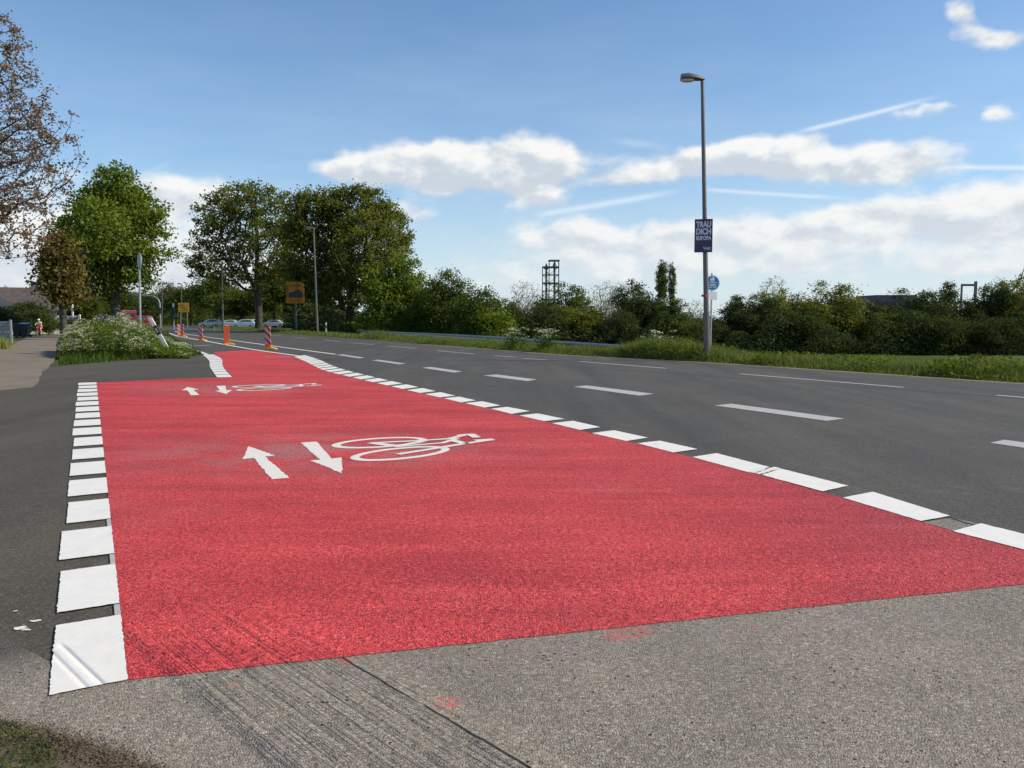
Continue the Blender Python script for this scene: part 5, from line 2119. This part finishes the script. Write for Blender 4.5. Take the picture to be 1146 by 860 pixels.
# lorry
p = P(144.5, 360, 115)
lo = empty('lorry', (p.x, 115, 0), math.radians(-66))
tag(lo, 'red lorry with white bumper facing the camera behind the flowering bush', 'lorry')
mb = MB()
mb.prism([(-.9, .7), (.85, .7), (.95, 1.5), (.85, 2.5), (-.9, 2.6)], -.95, .95)
cb = mb.build('cab', MAT['car_red'], lo, bevel=.06)
mb = MB()
mb.box((.93, 0, 1.85), (.06, 1.6, .55))
mb.build('windscreen', MAT['glass_dark'], cb)
mb = MB()
mb.box((.95, 0, .75), (.2, 1.9, .4))
mb.build('bumper', MAT['car_white'], lo, bevel=.03)
mb = MB()
mb.box((-3.0, 0, 1.7), (4.0, 1.95, 1.8))
mb.build('cargo_box', MAT['car_red'], lo, bevel=.03)
for sx in (.1, -3.4):
    for sy in (-1, 1):
        mb = MB()
        mb.lathe((sx, sy * .85, .45), [(.3, -.13), (.45, -.12), (.45, .12), (.3, .13)], 18, 'Y')
        mb.build('wheel', MAT['tyre'], lo)
for sy in (-1, 1):
    mb = MB()
    mb.box((1.06, sy * .7, .78), (.04, .3, .18))
    mb.build('headlight', MAT['lamp_glass'], lo)

# ------------------------------------------------------------------ house on the left
HD = 76
rl = P(53, 322.5, HD)
hx1 = P(68, 347, HD - 3).x
root = empty('bungalow', (rl.x, HD, 0), math.radians(28.6))
tag(root, 'low house with a long brown tiled roof behind the hedge at the left border', 'house')
zr = rl.z
ez = P(68, 347, HD - 3).z
ox = root.location.x
mb = MB()
x0, x1 = -20, 1.2
y0, y1 = -4.5, 4.5
mb.add([(x0, y0, ez), (x1, y0, ez), (x1, y1, ez), (x0, y1, ez), (x0 + 1.3, 0, zr), (0, 0, zr),
        (x0, y0, ez - .14), (x1, y0, ez - .14), (x1, y1, ez - .14), (x0, y1, ez - .14)],
       [(0, 1, 5, 4), (1, 2, 5), (2, 3, 4, 5), (3, 0, 4), (6, 7, 8, 9), (0, 1, 7, 6), (1, 2, 8, 7), (2, 3, 9, 8), (3, 0, 6, 9)])
roof = mb.build('roof', MAT['brown_roof'], root)
mb = MB()
cpx = -1.0
mb.box((cpx, 0, zr + .1), (.6, .6, .9))
mb.build('chimney', MAT['dark_steel'], roof)
# small dormer gable at left
gx = -3.8
mb = MB()
mb.add([(gx - 1.5, -4.2, ez + .1), (gx + 1.7, -4.2, ez + .1), (gx, -4.2, ez + 1.4), (gx - 1.5, -1, ez + .9), (gx + 1.7, -1, ez + .9), (gx, -1, ez + 1.4)],
       [(0, 1, 2), (3, 4, 5), (0, 2, 5, 3), (1, 4, 5, 2), (0, 1, 4, 3)])
mb.build('dormer', MAT['dark_steel'], roof)
mb = MB()
mb.box(((x0 + x1) / 2, 0, (ez - .15) / 2), (x1 - x0 - 1.0, 7.8, ez - .15))
wl = mb.build('wall', MAT['wall_white'], root)
for k in range(6):
    mb = MB()
    wx = x1 - 1.5 - k * 2.6
    mb.box((wx, -3.91, 1.2), (1.1, .06, .9))
    fr = mb.build('window', MAT['white_paint_obj'], root)
    mb = MB()
    mb.box((wx, -3.95, 1.2), (.95, .02, .75))
    mb.build('pane', MAT['glass_dark'], fr)

# white porch posts seen right of the house
pf = P(76, 350, 72)
fence = empty('garden_gate', (pf.x, 72, 0))
tag(fence, 'white garden gate with tall posts right of the brown roofed house', 'gate')
for k, (dx, hh) in enumerate(((-.9, 1.6), (-.35, 2.9), (.4, 2.9), (1.0, 1.7))):
    mb = MB()
    mb.box((dx, 0, hh / 2), (.13, .13, hh))
    mb.build('post', MAT['white_paint_obj'], fence, bevel=.01)
mb = MB()
mb.box((0, 0, 1.5), (2.0, .05, .14))
mb.box((0, 0, .8), (2.0, .05, .14))
for k in range(9):
    mb.box((-.85 + k * .21, -.03, 1.1), (.07, .03, 1.0))
mb.build('rail', MAT['white_paint_obj'], fence)

# garden shrubs before the house
SH = [(10, 338, 66, 2.0, 'leaf_dark', 'dark garden shrub at the left border behind the grey fence panel'),
      (30, 334, 68, 1.9, 'leaf_dark', 'tall dark garden shrub in front of the brown roof'),
      (43, 343, 67, 1.5, 'leaf_mid', 'green garden shrub above the cyclist'),
      (54, 354, 68, .9, 'leaf_fresh', 'lighter green shrub right of the cyclist'),
      (80, 352, 66, 1.3, 'leaf_dark', 'low dark shrub at the foot of the white garden gate'),
      (-14, 336, 58, 2.2, 'leaf_dark', 'dark garden shrub cut by the left border'),
      (96, 358, 56, 1.2, 'leaf_mid', 'low green shrub behind the left end of the flowering bush')]
sb = [make_tree('garden_shrub', 500 + i, 3, 1.5, MAT['leaf_dark'], MAT['bark'], 200, 42, .13, .2, clear=.0, r0=.06, nl=10, inner=.9, f=.5) for i in range(2)]
fi = list(sb)
for i, (px, top, D, R, mt, lab) in enumerate(SH):
    p = P(px, top, D)
    o = fi.pop(0) if fi else copy_tree(sb[i % 2])
    put(o, (p.x, D, -.03), i * 1.3, (R / 1.5, R / 1.5, p.z / 3))
    for c in kids(o):
        if c.name.startswith('crown'):
            c.material_slots[0].link = 'OBJECT'
            c.material_slots[0].material = MAT[mt]
    tag(o, lab, 'shrub')

# grey fence panel
a = G(13, 384.5)
bq = P(13, 358, a.y)
pn = empty('fence_panel', (a.x, a.y, 0))
tag(pn, 'grey slatted fence panel at the left border beside the brown path', 'fence')
mb = MB()
for k in range(8):
    mb.box((-.62, .02, .1 + k * (bq.z - .1) / 8), (1.22, .04, (bq.z - .1) / 8 - .02))
mb.build('slats', MAT['concrete'], pn)
for dx in (0, -1.24):
    mb = MB()
    mb.box((dx, 0, bq.z / 2), (.09, .09, bq.z))
    mb.build('post', MAT['galv'], pn)
# bins
for (px, lab) in ((20.5, 'dark wheelie bin nearer the fence panel'), (29, 'dark wheelie bin nearer the cyclist')):
    q = G(px, 377.8)
    bn = empty('wheelie_bin', (q.x, q.y, 0), .1)
    tag(bn, lab, 'bin', 'dark bins below the garden shrubs')
    mb = MB()
    mb.add([(-.2, -.25, .06), (.2, -.25, .06), (.2, .2, .06), (-.2, .2, .06), (-.26, -.33, .85), (.26, -.33, .85), (.26, .28, .95), (-.26, .28, .95)],
           [(0, 1, 2, 3), (4, 5, 6, 7), (0, 1, 5, 4), (1, 2, 6, 5), (2, 3, 7, 6), (3, 0, 4, 7)])
    mb.build('body', MAT['car_dark'], bn, bevel=.02)
    mb = MB()
    mb.add([(-.28, -.36, .87), (.28, -.36, .87), (.28, .3, .97), (-.28, .3, .97), (-.25, -.3, .94), (.25, -.3, .94), (.25, .26, 1.03), (-.25, .26, 1.03)],
           [(0, 1, 2, 3), (4, 5, 6, 7), (0, 1, 5, 4), (1, 2, 6, 5), (2, 3, 7, 6), (3, 0, 4, 7)])
    mb.build('lid', MAT['car_dark'], bn, bevel=.01)
    for sx in (-.22, .22):
        mb = MB()
        mb.lathe((sx, .24, .1), [(.1, -.03), (.1, .03)], 12, 'X')
        mb.build('wheel', MAT['tyre'], bn)
# straw-yellow tuft at the left border
rs = np.random.RandomState(77)
q = G(0, 391)
tf = rs.normal(size=(900, 2)) * np.array([.22, .15])
me = blades_mesh('dry_tuft', np.stack([tf[:, 0], tf[:, 1], 0 * tf[:, 0]], 1), rs.uniform(.3, .6, 900), np.full(900, .012), rs, .3)
MAT['straw'] = leaf_mat('straw', [(.28, .27, .07), (.38, .36, .12), (.2, .24, .06)], .3)
o = link('dry_tuft', me, MAT['straw'])
o.location = (q.x - .05, q.y, 0)
tag(o, 'yellowish grass tuft at the left border below the fence panel', 'grass tuft')

# ------------------------------------------------------------------ cyclist
q = G(44.3, 376.6)
bike = empty('bicycle', (q.x, q.y, 0), math.radians(-80))
tag(bike, 'small bicycle ridden towards the camera on the brown path', 'bicycle')
for wx in (-.4, .4):
    mb = MB()
    pts = [(wx + .25 * math.cos(a), 0, .26 + .25 * math.sin(a)) for a in np.linspace(0, 2 * math.pi, 25)]
    mb.tube(pts, .02, 6, caps=False)
    w_ = mb.build('wheel', MAT['tyre'], bike)
    mb = MB()
    for k in range(6):
        a = k * math.pi / 6
        mb.tube([(wx - .24 * math.cos(a), 0, .26 - .24 * math.sin(a)), (wx + .24 * math.cos(a), 0, .26 + .24 * math.sin(a))], .003, 3)
    mb.build('spokes', MAT['galv'], w_)
mb = MB()
for a, b in (((-.4, .26), (-.18, .55)), ((-.18, .55), (.28, .58)), ((.28, .58), (0, .24)), ((0, .24), (-.18, .55)), ((-.4, .26), (0, .24)), ((.28, .68), (.4, .26)), ((-.18, .55), (-.2, .64))):
    mb.tube([(a[0], 0, a[1]), (b[0], 0, b[1])], .017, 8)
mb.build('frame', MAT['car_red'], bike, smooth=True)
mb = MB()
mb.tube([(.22, -.22, .76), (.28, -.1, .74), (.28, .1, .74), (.22, .22, .76)], .012, 8)
mb.tube([(.28, 0, .66), (.28, 0, .74)], .014, 8)
mb.build('handlebar', MAT['black'], bike)
mb = MB()
mb.box((-.22, 0, .66), (.22, .12, .04))
mb.build('saddle', MAT['black'], bike, bevel=.015)


def skinned(name, verts, edges, radii, mat, parent, sub=2):
    me = bpy.data.meshes.new(name)
    me.from_pydata(verts, edges, [])
    o = link(name, me, mat, parent)
    sk = o.modifiers.new('skin', 'SKIN')
    if not me.skin_vertices:
        me.attributes.new
    bm = bmesh.new()
    bm.from_mesh(me)
    lay = bm.verts.layers.skin.verify()
    bm.verts.ensure_lookup_table()
    for i, v in enumerate(bm.verts):
        r = radii[i]
        v[lay].radius = r if hasattr(r, '__len__') else (r, r)
        v[lay].use_root = (i == 0)
    bm.to_mesh(me)
    bm.free()
    ss = o.modifiers.new('sub', 'SUBSURF')
    ss.levels = sub
    ss.render_levels = sub
    return o


rider = empty('person', (q.x, q.y, 0), math.radians(-80))
tag(rider, 'child in a white top riding a bicycle on the brown path', 'person')
V = [(-.2, 0, .72), (-.12, 0, .86), (-.02, 0, 1.0), (.02, 0, 1.09), (.05, 0, 1.16), (.06, 0, 1.23),
     (.0, .13, 1.03), (.12, .2, .9), (.22, .2, .79), (.0, -.13, 1.03), (.12, -.2, .9), (.22, -.2, .79),
     (-.15, .08, .69), (.08, .11, .56), (.0, .11, .22), (.08, .11, .17), (-.15, -.08, .69), (.12, -.11, .66), (.06, -.11, .34), (.14, -.11, .30)]
E = [(0, 1), (1, 2), (2, 3), (3, 4), (4, 5), (2, 6), (6, 7), (7, 8), (2, 9), (9, 10), (10, 11), (0, 12), (12, 13), (13, 14), (14, 15), (0, 16), (16, 17), (17, 18), (18, 19)]
R = [.11, .115, .12, .05, .075, .07, .05, .035, .025, .05, .035, .025, .085, .055, .035, .03, .085, .055, .035, .03]
skinned('body', V, E, R, MAT['skin'], rider)
skinned('shirt', [(-.2, 0, .76), (-.12, 0, .87), (-.03, 0, 1.0), (0, .13, 1.03), (.07, .175, .955), (0, -.13, 1.03), (.07, -.175, .955)],
        [(0, 1), (1, 2), (2, 3), (3, 4), (2, 5), (5, 6)], [.135, .14, .14, .068, .055, .068, .055], MAT['shirt_white'], rider)
skinned('shorts', [(-.2, 0, .71), (-.15, .08, .70), (.02, .105, .6), (-.15, -.08, .70), (.04, -.105, .67)], [(0, 1), (1, 2), (0, 3), (3, 4)], [.125, .1, .075, .1, .075], MAT['shorts_red'], rider)
mb = MB()
mb.lathe((.045, 0, 1.20), [(.088, 0), (.09, .03), (.075, .07), (.045, .095), (.01, .105)], 16)
mb.build('helmet', MAT['shirt_white'], rider, smooth=True)
skinned('hair', [(-.015, 0, 1.16), (-.01, 0, 1.21)], [(0, 1)], [.06, .07], MAT['hair'], rider, 1)

# ------------------------------------------------------------------ industry on the horizon
# steel tower
TD = 340
b = P(616, 359, TD)
tw = empty('steel_tower', (b.x, TD, -2.4))
tag(tw, 'tall open steel process tower rising above the treeline', 'tower')
wx = (625 - 607) / F * TD
zt1 = P(616, 299, TD).z + 2.4
zt2 = P(616, 291.5, TD).z + 2.4
mb = MB()
cols = [-wx / 2, -.6, wx / 2]
for cx in cols:
    for cy in (-2, 2):
        mb.box((cx, cy, zt1 / 2 if cx < 0 and cx < -1 else (zt2 / 2 if cx > -1 else zt2 / 2)), (.2, .2, zt1 if cx < -1 else zt2))
lev = np.linspace(zt1, zt1 - 26, 9)
for k, z in enumerate(lev):
    for cy in (-2, 2):
        mb.box((0, cy, z), (wx, .22, .3))
    for cx in (-wx / 2, wx / 2):
        mb.box((cx, 0, z), (.22, 4, .3))
mb.box(((cols[1] + cols[2]) / 2, 0, zt2 - .2), (cols[2] - cols[1] + .6, 4.4, .55))
for k in range(len(lev) - 1):
    mb.tube([(-wx / 2, -2, lev[k]), (-.6, -2, lev[k + 1])], .12, 4)
    mb.tube([(wx / 2, -2, lev[k]), (-.6, -2, lev[k + 1])], .08, 4)
mb.build('frame', MAT['dark_steel'], tw)
for (cx, top_, rr) in ((-1.75, zt1 + 1.1, .45), (1.6, zt1 + 2.0, .45)):
    mb = MB()
    mb.lathe((cx, 0, 0), [(rr, 2), (rr, top_ - 2.0), (rr * 1.9, top_ - 2.0), (rr * 1.7, top_ - 1.4), (.12, top_ + .3)], 16)
    mb.build('vessel', MAT['dark_steel'], tw)
for k in (0, 2, 4, 6):
    mb = MB()
    mb.box((0, 0, lev[k] - .35), (wx * .98, 3.8, .25))
    mb.build('platform', MAT['dark_steel'], tw)
# factory
FD = 175
a = P(957, 338.5, FD)
b = P(1040, 338.5, FD)
c = P(1000, 331.5, FD)
fc = empty('factory', (a.x, FD, -2.4))
tag(fc, 'long purple clad factory hall showing between the field trees', 'factory')
mb = MB()
Lf = b.x - a.x
mb.box((Lf / 2, 8, (a.z + 2.4) / 2), (Lf, 16, a.z + 2.4))
wl = mb.build('wall', MAT['cladding'], fc)
mb = MB()
for k in range(int(Lf / .9)):
    mb.box((.45 + k * .9, -.03, (a.z + 2.4) / 2), (.07, .05, a.z + 2.2))
mb.build('ribs', MAT['cladding'], wl)
mb = MB()
mb.box((Lf / 2, 8, a.z + 2.4 + .07), (Lf + .3, 16.3, .14))
mb.build('roof_edge', MAT['cladding'], fc)
mb = MB()
cx = P(989, 340, FD).x - a.x
mb.box((cx + 4, 8, c.z + 2.4 - .7), (9, 10, 2.0))
mb.build('roof_block', MAT['cladding'], fc)
# portal
PD = 190
a = P(1076.5, 318, PD)
b = P(1092, 318, PD)
po = empty('steel_portal', ((a.x + b.x) / 2, PD, -2.4))
tag(po, 'dark square steel portal frame standing above the trees at the right', 'gantry')
hw = (b.x - a.x) / 2
hh = a.z + 2.4
mb = MB()
mb.box((-hw, 0, hh / 2), (.28, .4, hh))
mb.box((hw, 0, (hh + .6) / 2), (.48, .5, hh + .6))
mb.build('column', MAT['dark_steel'], po)
mb = MB()
mb.box((0, 0, hh - .25), (2 * hw - .5, .4, .5))
mb.build('beam', MAT['dark_steel'], po)
# leaning mast
a = P(1136, 330, 130)
b = P(1150, 290, 130)
d = (b - a) / (b.z - a.z)
f0 = a - d * (a.z + 2.4)
ms = empty('leaning_mast', f0)
tag(ms, 'thin dark leaning mast rising out of the trees at the right border', 'mast')
mb = MB()
tp = (b - f0) * 1.1
mb.tube([(0, 0, 0), tp], [.1, .05], 6)
mb.build('boom', MAT['dark_steel'], ms)
mb = MB()
mb.tube([(tp.x, 0, tp.z), (tp.x + 6, 0, 0)], .03, 4)
mb.build('stay', MAT['dark_steel'], ms)
